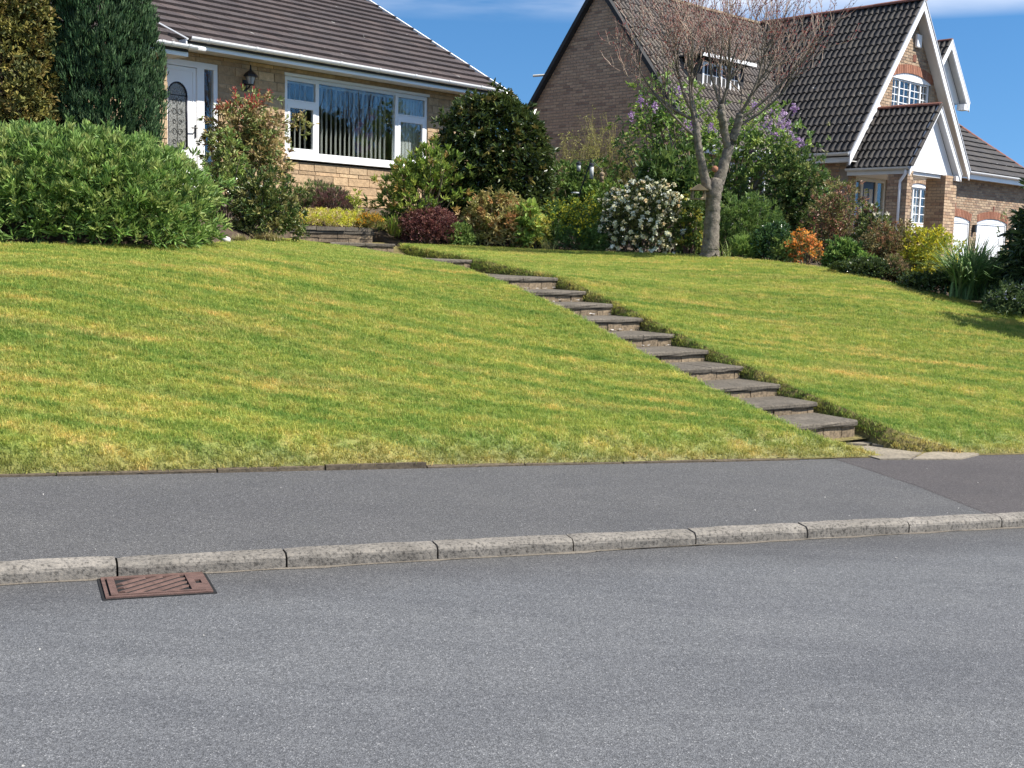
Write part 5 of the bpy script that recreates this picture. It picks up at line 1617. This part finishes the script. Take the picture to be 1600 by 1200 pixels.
shrub('rhododendron', 'rhododendron covered in creamy white blossom left of the tree', 'bush', 936, 1068, 288, 18.25, 1.3, (.075, .026), 420, 9, [(.06, .085, .026), (.045, .07, .02), (.085, .10, .035)], mat='gloss', lump=.22, fill=.3, zmin=-.5, boxy=2.3,
      flowers=dict(n=420, mat='blossom', leaf=(.036, .030), per=22, pal=[(.93, .82, .58), (.93, .87, .68), (.90, .74, .48), (.94, .90, .76)], top=.25, rnd=1.5, off=.055, size=.012, out=.8, spread=1.9, name='blossom'))
shrub('backing_shrub', 'dark green leafy shrub behind the spurge and bird feeders', 'shrub', 838, 952, 253, 20.3, 1.2, (.075, .034), 380, 10, [(.055, .10, .025), (.075, .13, .03), (.042, .08, .02), (.10, .16, .035)], lump=.35, fill=.4)
shrub('backing_shrub', 'green shrub with light tips just above the white blossom', 'shrub', 900, 990, 285, 19.8, .8, (.07, .026), 220, 10, [(.10, .17, .035), (.08, .14, .03), (.13, .19, .04)], lump=.35, fill=.4)
shrub('broadleaf_shrub', 'tall dark broad leaved shrub between the white blossom and the tree', 'shrub', 972, 1112, 238, 19.5, 1.2, (.16, .05), 330, 9, [(.045, .085, .022), (.06, .105, .028), (.035, .068, .018), (.09, .14, .035)], lump=.35, fill=.4, up=.1, zmin=-.5)
shrub('ivy_clump', 'yellow and dark green ivy at the foot of the tree on its left', 'plant', 1054, 1098, 302, 17.75, .45, (.05, .036), 160, 9, [(.05, .085, .02), (.04, .07, .018), (.24, .24, .04), (.07, .11, .025)], lump=.3, zmin=-.5)
# twisted willow: fine yellow green twigs
def twig_bush(name, label, x0, x1, yt, dep, th, ntw, pal, rad=.006, cat='shrub', leaf=None, lpal=None, curlm=.10, nl=6):
    g_, w, h = bbox_plant(x0, x1, yt, None, dep)
    t = thing(name, label, cat, tuple(g_))
    mb = MB(); LP, LN = [], []
    for _ in range(ntw):
        a = rng.uniform(0, 6.28); r_ = math.sqrt(rng.rand())
        tip = np.array([math.cos(a) * r_ * w / 2, math.sin(a) * r_ * th / 2, h * (1 - .35 * r_ * r_) * rng.uniform(.65, 1.0)])
        b0 = np.array([tip[0] * .15, tip[1] * .15, 0])
        ps = []
        ph = rng.uniform(0, 6.28, 3)
        for u in np.linspace(0, 1, 9):
            q = b0 * (1 - u) + tip * u + np.array([math.sin(u * 11 + ph[0]), math.sin(u * 12 + ph[1]), .5 * math.sin(u * 9 + ph[2])]) * curlm * u * .8
            q[:2] += tip[:2] * .25 * math.sin(u * math.pi)
            ps.append(q)
        mb.tube(ps, list(np.linspace(rad, rad * .35, 9)), 3, False, tuple(np.array(pal[rng.randint(len(pal))]) * rng.uniform(.8, 1.2)))
        for u in rng.randint(3, 9, nl):
            LP.append(ps[u] + rng.normal(0, .02, 3)); LN.append(unit(rng.normal(size=3)))
    mb.obj('twigs', M['stem'], t, True, True)
    if leaf:
        foliage('foliage', M['leaf'], t, np.array(LP), np.array(LN), leaf, 3, lpal, spread=1.2, up=.1, size=.04)
    return t
twig_bush('twisted_willow', 'wispy twisted willow with thin yellow green twigs before the brown gable', 852, 1000, 168, 21.5, 1.4, 330, [(.20, .19, .06), (.16, .14, .06), (.24, .21, .08), (.13, .10, .06)], .007, 'shrub', (.05, .011), [(.19, .20, .05), (.15, .17, .045), (.12, .12, .04)], .10, 9)

# lilac
def lilac():
    dep = 20.6
    g_ = gpt(1100, dep)
    t = thing('lilac_bush', 'wide lilac with purple flower heads behind the bare tree', 'bush', tuple(g_))
    AllP, AllN = [], []
    for (x0, x1, y0, y1, n, d) in ((968, 1105, 132, 300, 330, 0), (1035, 1180, 168, 310, 220, .3), (1125, 1262, 178, 300, 290, -.2)):
        c0 = at((x0 + x1) / 2, (y0 + y1) / 2, dep + d) - g_
        w = (x1 - x0) * dep / FPX; h = (y1 - y0) * dep / FPX
        P, Nn = crown_points(n, w, 1.3, h, .45, .75)
        P = P + np.array([c0[0], c0[1], c0[2] - h / 2]); AllP.append(P); AllN.append(Nn)
    P, Nn = np.concatenate(AllP), np.concatenate(AllN)
    foliage('foliage', M['leaf'], t, P, Nn, (.085, .05), 7, [(.10, .17, .035), (.075, .135, .03), (.15, .21, .045), (.055, .10, .025)], spread=1.0, up=-.1, size=.06)
    stems_mesh('stems', t, P, .35, .022, (.20, .16, .12), 70, .16)
    heads = [(985, 180), (1005, 185), (1000, 160), (1022, 170), (990, 192), (1070, 190), (1078, 195), (1115, 195), (1113, 199), (1058, 140), (1176, 168), (1182, 165), (1206, 178), (1213, 172), (1222, 180), (1216, 190), (1208, 195), (1200, 198), (1193, 188), (1186, 190),
             (1230, 198), (1238, 172), (1242, 176), (1226, 205), (1250, 220), (1246, 202), (1255, 226), (1238, 215), (1147, 245), (1175, 240), (1020, 260), (1160, 205), (1170, 200), (1212, 212), (1220, 218)]
    heads = [h_ for i_, h_ in enumerate(heads) if i_ % 3 != 1]
    HP = []
    for (x, y) in heads:
        HP.append(at(x + rng.uniform(-3, 3), y + rng.uniform(-3, 3), dep - .55 + rng.uniform(-.3, .2)) - g_)
    HP = np.array(HP)
    PP = np.repeat(HP, 11, 0); k = np.tile(np.linspace(0, 1, 11), len(HP))
    PP = PP + rng.normal(size=PP.shape) * (.045 * (1.1 - k))[:, None] + np.outer(k, (0, 0, .12)) - np.array([0, 0, .06])
    foliage('flower_heads', M['petal'], t, PP, unit(rng.normal(size=PP.shape)), (.028, .024), 7, [(.42, .26, .47), (.50, .34, .54), (.34, .19, .38), (.58, .43, .60)], spread=1.4, up=.2, size=.025)
lilac()
# --- right side border
shrub('fine_shrub', 'fine leaved mid green shrub touching the tree trunk on its right', 'shrub', 1118, 1214, 308, 18.0, .95, (.06, .013), 480, 12, [(.085, .145, .035), (.065, .12, .03), (.11, .17, .045), (.05, .09, .025)], lump=.22, fill=.35, zmin=-.5, up=.6)
shrub('dark_viburnum', 'tall dark tiered shrub in front of the brick house side wall', 'shrub', 1168, 1302, 222, 19.6, 1.2, (.07, .038), 560, 9, [(.045, .085, .022), (.06, .105, .026), (.034, .065, .017), (.12, .15, .045)], lump=.42, fill=.5, zmin=-.5)
shrub('evergreen_mound', 'dark glossy mound between the fine shrub and the orange azalea', 'shrub', 1172, 1242, 352, 17.25, .7, (.055, .03), 240, 9, [(.045, .095, .03), (.035, .075, .025), (.06, .12, .04)], mat='gloss', lump=.25, zmin=-.5)
shrub('azalea', 'small azalea with bright orange flowers at the right lawn edge', 'shrub', 1226, 1284, 366, 16.95, .5, (.045, .016), 110, 8, [(.08, .11, .03), (.12, .13, .04), (.20, .15, .05)], lump=.35, zmin=-.5,
      flowers=dict(n=80, leaf=(.038, .026), per=8, pal=[(.72, .27, .06), (.66, .22, .05), (.78, .36, .10), (.70, .33, .05)], top=.9, rnd=1.0, off=.03, size=.03))
shrub('leafy_plant', 'low bright green plant right of the orange azalea', 'plant', 1282, 1350, 376, 16.65, .6, (.07, .03), 200, 9, [(.085, .155, .035), (.065, .125, .03), (.12, .19, .045)], lump=.3, zmin=-.5)
shrub('bronze_shrub', 'loose bronze green shrub below the house corner', 'shrub', 1252, 1352, 286, 18.3, .9, (.055, .024), 300, 8, [(.11, .11, .04), (.14, .12, .05), (.085, .10, .03), (.17, .10, .06)], lump=.45, fill=.6)
twig_bush('red_twig_shrub', 'sparse shrub of thin red twigs against the brick side wall', 1268, 1345, 288, 18.9, .7, 60, [(.24, .07, .06), (.19, .08, .06), (.28, .12, .09)], .005, 'shrub', (.035, .014), [(.25, .06, .05), (.17, .11, .05)], .05, 4)
shrub('rose_bush', 'dark leaved rose bush with a few pale blooms below the house door', 'bush', 1324, 1402, 322, 17.6, .8, (.06, .03), 300, 8, [(.07, .10, .03), (.10, .13, .035), (.05, .07, .025), (.09, .06, .04)], lump=.4, fill=.5,
      flowers=dict(n=5, leaf=(.05, .045), per=8, pal=[(.78, .74, .62)], top=.8, rnd=1.2, off=.05, size=.02))
shrub('bronze_spirea', 'low spreading bush with bronze red leaves left of the golden one', 'bush', 1340, 1438, 352, 16.6, .9, (.042, .02), 480, 10, [(.13, .10, .045), (.10, .10, .035), (.17, .105, .055), (.075, .085, .03), (.15, .13, .05)], lump=.3, fill=.4, zmin=-.5)
shrub('golden_spirea', 'rounded golden yellow spirea in front of the porch pillar', 'bush', 1398, 1500, 361, 16.35, .95, (.042, .02), 620, 10, [(.27, .28, .022), (.21, .24, .022), (.31, .30, .028), (.13, .17, .03)], lump=.28, fill=.35, zmin=-.5)
shrub('ground_cover', 'dark creeping plant along the right lawn edge', 'plant', 1300, 1420, 408, 16.1, .6, (.045, .024), 330, 9, [(.045, .075, .022), (.06, .09, .028), (.035, .055, .018)], mat='gloss', lump=.2, zmin=-.5, stem=None)
shrub('ground_cover', 'dark creeping plant in front of the arching grass clump', 'plant', 1405, 1530, 430, 15.5, .6, (.045, .024), 330, 9, [(.045, .075, .022), (.06, .09, .028), (.035, .055, .018)], mat='gloss', lump=.2, zmin=-.5, stem=None)
def blade_clump(name, label, x0, x1, yt, dep, nb, L, Wd, pal, arch=.6, group=None):
    g_, w, h = bbox_plant(x0, x1, yt, None, dep)
    t = thing(name, label, 'plant', tuple(g_), 0, group)
    V, F, T = [], [], []
    for _ in range(nb):
        a = rng.uniform(0, 6.28); d = np.array([math.cos(a), math.sin(a), 0]); b = np.array([-d[1], d[0], 0])
        ll = L * rng.uniform(.6, 1.05); spread_ = rng.uniform(.25, 1.1)
        c = np.array(pal[rng.randint(len(pal))]) * rng.uniform(.75, 1.25)
        o0 = np.array([rng.normal(0, w * .13), rng.normal(0, w * .1), 0]); k0 = len(V)
        for k in range(6):
            u = k / 5
            p = o0 + d * ll * spread_ * (u ** 1.6) * arch * 1.3 + np.array([0, 0, ll * (u - arch * spread_ * .8 * u ** 2.4)])
            ww = Wd * (1 - u ** 2) * .5 + .001
            V += [p - b * ww, p + b * ww]; T += [c, c]
        for k in range(5):
            F.append((k0 + 2 * k, k0 + 2 * k + 1, k0 + 2 * k + 3, k0 + 2 * k + 2))
    link('blades', fast_mesh('blades', np.array(V), [np.array(F)], False, np.array(T)), M['leaf'], t)
    return t
blade_clump('arching_grass', 'clump of long arching green blades just right of the golden spirea', 1470, 1560, 392, 15.25, 560, 1.05, .026, [(.15, .26, .08), (.19, .30, .10), (.11, .20, .065), (.26, .34, .14)], .7)
blade_clump('arching_grass', 'second clump of arching green blades under the dark shrub at the right edge', 1530, 1620, 400, 15.35, 420, .95, .026, [(.13, .23, .07), (.17, .27, .09), (.10, .18, .06)], .7)
blade_clump('strappy_plant', 'few pale strappy blades at the foot of the tree trunk', 1118, 1150, 372, 17.1, 18, .30, .014, [(.20, .26, .07), (.16, .22, .06)], .7)
shrub('viburnum_tree', 'tall dark leathery leaved shrub at the right edge of the lawn', 'shrub', 1562, 1720, 282, 14.9, 1.3, (.13, .036), 520, 10, [(.035, .06, .022), (.045, .075, .028), (.028, .048, .018), (.06, .095, .04)], mat='gloss', lump=.42, fill=.45, zmin=-.5, up=-.25, spread=.8)
shrub('bluebell_patch', 'low plant with small pale blue flowers under the dark shrub', 'plant', 1538, 1660, 446, 14.45, .6, (.05, .016), 230, 9, [(.05, .085, .03), (.065, .10, .035)], lump=.25, zmin=-.5, stem=None,
      flowers=dict(n=60, leaf=(.018, .014), per=4, pal=[(.26, .28, .48), (.34, .37, .54), (.42, .44, .52)], top=.6, rnd=1.4, off=.02, size=.025))
shrub('seedling', 'thin airy sapling in front of the second garage door', 'plant', 1552, 1592, 338, 16.6, .4, (.06, .02), 34, 6, [(.12, .16, .06), (.16, .18, .08)], lump=.5, fill=.9, stem=(8, .008, (.14, .11, .08)))
shrub('viburnum_tree', 'tall leathery leaved shrub just outside the right edge that shades the lawn', 'shrub', 1700, 1900, 190, 13.25, 1.1, (.13, .036), 520, 10, [(.035, .06, .022), (.045, .075, .028), (.06, .095, .04)], mat='gloss', lump=.45, fill=.5, up=-.25, spread=.8)
shrub('fern_clump', 'low feathery green plant in front of the fine leaved shrub right of the trunk', 'plant', 1138, 1192, 370, 17.25, .4, (.08, .014), 110, 9, [(.10, .17, .04), (.13, .20, .05)], up=.8, stem=None)
shrub('border_plant', 'pale green leafy plant squeezed between the dark mound and the azalea', 'plant', 1202, 1248, 374, 16.95, .35, (.05, .022), 110, 9, [(.12, .18, .05), (.15, .20, .06)], stem=None, lump=.4)
shrub('border_plant', 'low fresh green plant at the lawn edge below the rose bush', 'plant', 1332, 1384, 398, 16.3, .4, (.05, .02), 130, 9, [(.10, .18, .035), (.13, .21, .05)], stem=None, lump=.4)
shrub('border_plant', 'small reddish green plant at the lawn edge left of the golden spirea', 'plant', 1372, 1424, 402, 16.0, .4, (.045, .018), 120, 9, [(.13, .11, .05), (.10, .12, .04), (.16, .12, .07)], stem=None, lump=.4)
shrub('border_plant', 'dark green plant at the left foot of the white rhododendron', 'plant', 906, 952, 352, 18.05, .35, (.05, .024), 110, 9, [(.05, .095, .025), (.07, .12, .03)], stem=None, lump=.4)
shrub('border_plant', 'light green plant between the purple barberry and the variegated bush', 'plant', 698, 742, 352, 18.2, .35, (.06, .022), 100, 9, [(.10, .16, .04), (.13, .19, .05)], stem=None, lump=.4)
blade_clump('grass_weeds', 'thin grassy weeds at the foot of the creamy gold shrub', 838, 872, 372, 18.05, 70, .22, .008, [(.24, .26, .08), (.30, .28, .12)], .7)
shrub('climber', 'airy green climber reaching the gutter of the brick side wall', 'shrub', 1216, 1326, 238, 20.8, .8, (.065, .034), 210, 7, [(.07, .12, .03), (.09, .14, .035), (.13, .14, .05)], lump=.5, fill=.8, inner=.3)
# low filler between the larger plants, two more masses that close the border behind
shrub('backing_shrub', 'dark shrub filling the border behind the tree trunk', 'shrub', 1085, 1190, 262, 20.0, .9, (.07, .03), 280, 9, [(.05, .09, .024), (.038, .07, .02), (.075, .12, .03)], lump=.35, fill=.45)
shrub('backing_shrub', 'dark green shrub behind the golden spirea', 'shrub', 1300, 1420, 372, 18.2, .8, (.06, .026), 280, 9, [(.05, .09, .024), (.07, .11, .03), (.09, .08, .035)], lump=.35, fill=.45)
shrub('backing_shrub', 'green shrub in the gap under the laurel on its right', 'shrub', 800, 872, 290, 19.6, .9, (.07, .02), 240, 10, [(.06, .11, .035), (.08, .14, .04), (.045, .085, .025)], lump=.35, fill=.45)
# dry grass and a white stone by the wall
dg = []
blade_clump('dry_grass', 'strip of dry straw coloured grass at the foot of the dark bush', 385, 450, 356, 15.0, 420, .15, .006, [(.42, .33, .17), (.36, .30, .15), (.30, .29, .10)], .8)
blade_clump('dry_grass', 'small tuft of dry grass beside the white stone', 356, 392, 360, 14.1, 170, .13, .006, [(.36, .32, .14), (.28, .28, .09)], .8)
sg = gpt(353, 13.55, .03)
ws = MB()
th_ = np.linspace(0, math.pi, 7); ph_ = np.linspace(0, 2 * math.pi, 11)[:-1]
Vs = [(.06 * math.sin(a) * math.cos(b) * rng.uniform(.85, 1.1), .05 * math.sin(a) * math.sin(b) * rng.uniform(.85, 1.1), .04 * math.cos(a)) for a in th_ for b in ph_]
Fs = [(i * 10 + j, (i + 1) * 10 + j, (i + 1) * 10 + (j + 1) % 10, i * 10 + (j + 1) % 10) for i in range(6) for j in range(10)]
ws.add(Vs, Fs); o = ws.obj('stone', M['whitestone'], None, True); o.location = sg; setp(o, label='white rounded stone on the bare soil beside the big bush', category='stone')

# ------------------------------------------------------------------ the bare pollarded tree
TD = 17.15
TB = gpt(1110, TD - .02)
tree = thing('maple_tree', 'bare pruned tree with grey forked trunk and reddish spring buds', 'tree', tuple(TB))
def tp(x, y, dd=0.0):
    return at(x, y, TD + dd) - TB
BK_ = (.150, .130, .105)
tb = MB()
def trunk_tube(pts, rads, sides=14, sub=7, jit=.010):
    pts = np.array(pts); n = len(pts)
    ts = np.linspace(0, n - 1, (n - 1) * sub + 1)
    out, rr = [], []
    for t in ts:
        i = min(int(t), n - 2); f = t - i
        p0, p1, p2, p3 = pts[max(i - 1, 0)], pts[i], pts[i + 1], pts[min(i + 2, n - 1)]
        q = .5 * ((2 * p1) + (-p0 + p2) * f + (2 * p0 - 5 * p1 + 4 * p2 - p3) * f * f + (-p0 + 3 * p1 - 3 * p2 + p3) * f ** 3)
        out.append(q + rng.normal(0, jit * .5, 3)); rr.append(np.interp(t, range(n), rads) * rng.uniform(.96, 1.05))
    tb.tube(out, rr, sides, True, BK_)
base = TB - TB
trunk_tube([np.array([0, 0, -.1]), tp(1109, 395), tp(1111, 370), tp(1113, 335), tp(1115, 305), tp(1120, 283, .02)], [.185, .138, .116, .108, .112, .10])
trunk_tube([tp(1112, 305), tp(1103, 285, -.03), tp(1096, 255, -.06), tp(1091, 225, -.08), tp(1087, 195, -.06), tp(1083, 172, 0)], [.080, .072, .060, .055, .052, .045])
trunk_tube([tp(1118, 300), tp(1126, 275, .04), tp(1133, 250, .06), tp(1142, 222, .08), tp(1152, 198, .05), tp(1156, 178, .02)], [.088, .086, .076, .068, .062, .052])
trunk_tube([tp(1138, 235, .07), tp(1132, 205, .02), tp(1128, 180, -.05), tp(1126, 165, -.05)], [.06, .06, .058, .05])
tb.obj('trunk', M['bark'], tree, True, True)
mb = MB(); q = tp(1117, 264, -.14); mb.tube([q, q + np.array([.0, -.03, .0])], [.05, .045], 8, True, (.33, .15, .09)); mb.obj('pruned_stub', M['stem'], tree, True, True)
limbs = MB(); twigs = MB(); BP, BN = [], []
LC = (.20, .165, .13); TC = [(.36, .28, .22), (.31, .22, .18), (.40, .31, .24), (.26, .17, .14)]
def shoot(p, d, L, r, level):
    n = 7 if level < 2 else 6
    pts = [p]; dd = d.copy()
    for k in range(n):
        dd = unit(dd + rng.normal(0, .10 if level < 2 else .12, 3) + np.array([0, 0, .10 if level < 2 else .07]))
        pts.append(pts[-1] + dd * L / n)
    r = max(r, .0052)
    rr = list(np.linspace(r, r * (.45 if level < 2 else .35), len(pts)))
    if level < 2:
        limbs.tube(pts, rr, 6 if level == 0 else 5, False, tuple(np.array(LC) * rng.uniform(.85, 1.15)))
    else:
        twigs.tube(pts, rr, 3, False, tuple(np.array(TC[rng.randint(4)]) * rng.uniform(.8, 1.2)))
    if level >= 2:
        for k in (2, 3, 4, 5, 6):
            if rng.rand() < .55:
                BP.append(pts[k]); BN.append(unit(pts[k] - pts[k - 1]))
    if level < 3:
        kids = [6, 4, 2][level]
        for c in range(kids):
            k = rng.randint(2 if level else 3, n + 1)
            ax = unit(pts[k] - pts[k - 1])
            side = unit(np.cross(ax, rng.normal(size=3)))
            nd_ = unit(ax * .85 + side * rng.uniform(.35, .75) + np.array([0, 0, .18]))
            shoot(pts[k], nd_, L * rng.uniform(.5, .8), rr[k] * .62, level + 1)
starts = [(1083, 172, 0), (1083, 174, 0), (1086, 188, -.06), (1085, 180, 0), (1084, 176, 0), (1156, 178, .02), (1154, 182, .03), (1156, 180, .02), (1155, 186, .02), (1155, 180, .02), (1126, 165, -.05), (1127, 170, -.05), (1126, 166, -.05), (1128, 178, -.05), (1090, 215, -.06), (1150, 200, .05), (1088, 200, -.06)]
dirs_ = [(-.55, .1, .8), (-.15, -.4, 1), (-1.1, .2, .5), (-.75, -.5, .75), (.15, .5, 1), (.75, .15, .75), (.3, -.45, 1), (.25, .5, 1), (1.0, -.2, .6), (.6, -.3, .9), (-.1, .35, 1), (.15, -.3, 1), (-.35, -.15, .9), (.35, .1, 1), (-1.0, -.35, .5), (1.1, -.1, .5), (-.35, -.5, .9)]
for (sx, sy, sd_), d in zip(starts, dirs_):
    shoot(tp(sx, sy, sd_), unit(np.array(d, float)), rng.uniform(.9, 1.2), .025, 0)
limbs.obj('branch', M['bark'], tree, True, True)
main_parts = (limbs, twigs, BP, BN)
twigs.obj('twigs', M['stem'], tree, True, True)
foliage('buds', M['petal'], tree, np.array(BP), np.array(BN), (.026, .010), 2, [(.30, .055, .05), (.24, .05, .045), (.36, .10, .07), (.26, .12, .09)], spread=.8, up=.2, out=1.0, size=.012)

# a larger bare tree further along the road, seen in the bungalow's window
far = thing('bare_tree', 'large bare spreading tree along the road mirrored in the picture window', 'tree', (19.5, 18.6, 0.2))
tb = MB(); trunk_tube([np.array([0, 0, -.4]), np.array([0, .05, 1.2]), np.array([.1, 0, 2.4])], [.34, .26, .22]); tb.obj('trunk', M['bark'], far, True, True)
limbs = MB(); twigs = MB(); BP, BN = [], []
for a in np.linspace(0, 6.28, 9)[:-1]:
    shoot(np.array([.1, 0, 2.2 + rng.uniform(-.4, .3)]), unit(np.array([math.cos(a) * .8, math.sin(a) * .8, rng.uniform(.6, 1.2)])), rng.uniform(2.6, 3.4), .11, 0)
limbs.obj('branch', M['bark'], far, True, True)
twigs.obj('twigs', M['stem'], far, True, True)

# bird house hanging on the trunk, feeders on a pole
bh0 = tp(1091, 303, -.22) + TB
bh = thing('bird_house', 'small open wooden bird table house on the left of the tree trunk', 'bird house', tuple(bh0))
mb = MB(); mb.box(-.10, .10, -.09, .09, -.085, -.065); mb.obj('floor', M['timber'], bh)
for a in (-.10, .075):
    for b in (-.09, .065):
        mb = MB(); mb.box(a, a + .025, b, b + .025, -.065, .06); mb.obj('post', M['timber'], bh)
mb = MB(); mb.add([(-.13, -.12, .05), (.13, -.12, .05), (.13, .12, .05), (-.13, .12, .05), (0, -.12, .14), (0, .12, .14)], [(0, 1, 4), (2, 3, 5), (1, 2, 5, 4), (3, 0, 4, 5), (0, 3, 2, 1)]); mb.obj('roof', M['timber'], bh)
mb = MB(); mb.tube([(.02, .0, -.08), (.13, .12, -.02)], .012, 5); mb.obj('bracket', M['timber'], bh)
fp0 = gpt(907, 19.5)
fp = thing('feeder_pole', 'thin black leaning pole carrying the bird feeders', 'pole', tuple(fp0))
def fpt(x, y): return at(x, y, 19.5) - fp0
mb = MB(); mb.tube([fpt(898, 330), fpt(907, 298), fpt(923, 252)], .012, 6); mb.tube([fpt(905, 251), fpt(923, 249), fpt(942, 268)], .006, 5); mb.obj('pole', M['black'], fp)
mb = MB(); c = fpt(899, 302); mb.tube([c, c + np.array([0, 0, .02])], [.075, .07], 10); mb.obj('dish', M['plastic'], fp)
for (x, yt_, yb_, mt, lab) in ((904, 255, 268, 'plastic', 'clear tube bird feeder hanging left on the black pole'), (924, 257, 280, 'plastic', 'tall grey wire bird feeder beside the black pole'), (940, 271, 285, 'timber', 'pale round topped bird feeder at the right of the pole')):
    a, b = at(x, yt_, 19.45), at(x, yb_, 19.45); hgt = a[2] - b[2]
    f_ = thing('bird_feeder', lab, 'bird feeder', tuple(b), 0, 'bird feeders on the pole')
    mb = MB(); mb.tube([(0, 0, .015), (0, 0, hgt - .02)], .034, 10); mb.obj('tube', M[mt], f_, True)
    mb = MB(); mb.tube([(0, 0, hgt - .02), (0, 0, hgt + .005), (0, 0, hgt + .03)], [.05, .045, .01], 10); mb.tube([(0, 0, 0), (0, 0, .015)], .04, 10); mb.tube([(0, 0, hgt + .03), (0, 0, hgt + .09)], .004, 4); mb.obj('cap', M['black' if mt == 'plastic' else 'timber'], f_)

# dark fence with spaced tops by the garage
fa, fb_ = at(1494, 398, 18.6), at(1640, 414, 17.2)
fn_ = thing('picket_fence', 'low dark stained board fence in front of the garage doors', 'fence', tuple(fa))
v_ = fb_ - fa; Lf = math.hypot(v_[0], v_[1]); dv_ = v_ / Lf; az_ = np.array([-dv_[1], dv_[0], 0])
k = 0; x = 0.0
while x < Lf:
    mb = MB(); w = .125; h = rng.uniform(-.015, .03); z0 = dv_[2] * x
    prof = [(x, -1.0), (x + w, -1.0), (x + w, z0 + h - .03), (x + w * .85, z0 + h), (x + w * .15, z0 + h + .02), (x, z0 + h - .01)]
    V = [dv_ * a * np.array([1, 1, 0]) + np.array([0, 0, z]) for a, z in prof]; V = V + [p + az_ * .02 for p in V]; n = len(prof)
    mb.add(V, [tuple(range(n)), tuple(range(2 * n - 1, n - 1, -1))] + [(i, n + i, n + (i + 1) % n, (i + 1) % n) for i in range(n)]); mb.obj('board', M['fence'], fn_)
    x += .155
mb = MB(); V = [dv_ * a * np.array([1, 1, 0]) + np.array([0, 0, -.25 + z]) + az_ * q for z in (0, .07) for a, q in ((0, .021), (Lf, .021), (Lf, .06), (0, .06))]; mb.hexa(V); mb.obj('rail', M['fence'], fn_)

# stick by the wall, fallen petals on the steps, specks on the road
sk = at(468, 378, 16.35)
mb = MB(); mb.tube([(0, 0, -.15), (0, 0, .2)], .014, 6); mb.tube([(0, 0, .08), (.06, .0, .13)], .01, 5)
o = mb.obj('garden_stake', M['timber'], None); o.location = sk; setp(o, label='thin forked wooden stake stuck in front of the low wall', category='stake')
V, F = [], []
def speck(P, r):
    k = len(V); a = rng.uniform(0, 6.28)
    for j in range(4):
        t = a + j * 1.57; V.append(P + np.array([math.cos(t) * r * rng.uniform(.6, 1.2), math.sin(t) * r * rng.uniform(.6, 1.2), rng.uniform(.004, .014)]))
    F.append((k, k + 1, k + 2, k + 3))
for i in range(5, 11):
    for _ in range(9 if i > 7 else 5):
        speck(stw(rng.uniform(-.75, -.05), ST[i] - .012 - rng.uniform(0, .06), SZ[i - 1] + rng.uniform(.0, .02)), .026)
link('petals', fast_mesh('petals', np.array(V), [np.array(F)], False, np.tile([.75, .72, .68], (len(V), 1))), M['petal'], None, kind='stuff', label='white petals fallen on the upper steps', category='petals')
V, F = [], []
for _ in range(60):
    s, t = rng.uniform(-3, 10), rng.uniform(-3.2, -.05)
    speck(road(s, t, -.002), rng.uniform(.003, .007))
for _ in range(35):
    s, t = rng.uniform(-2, 9), rng.uniform(.15, 1.85)
    speck(pav(s, t, -.004), rng.uniform(.003, .006))
link('road_litter', fast_mesh('road_litter', np.array(V), [np.array(F)], False, np.tile([.5, .48, .44], (len(V), 1))), M['petal'], None, kind='stuff', label='tiny pale specks of grit and petals on the road', category='grit')

# repeats of a kind share a group phrase
kinds_ = {}
for o in bpy.data.objects:
    if o.parent is None and 'category' in o and o.get('kind') != 'stuff':
        kinds_.setdefault(o.name.split('.')[0], []).append(o)
for nm, lst in kinds_.items():
    if len(lst) > 1:
        for o in lst:
            if 'group' not in o:
                o['group'] = nm.replace('_', ' ') + ' plants in the garden border'
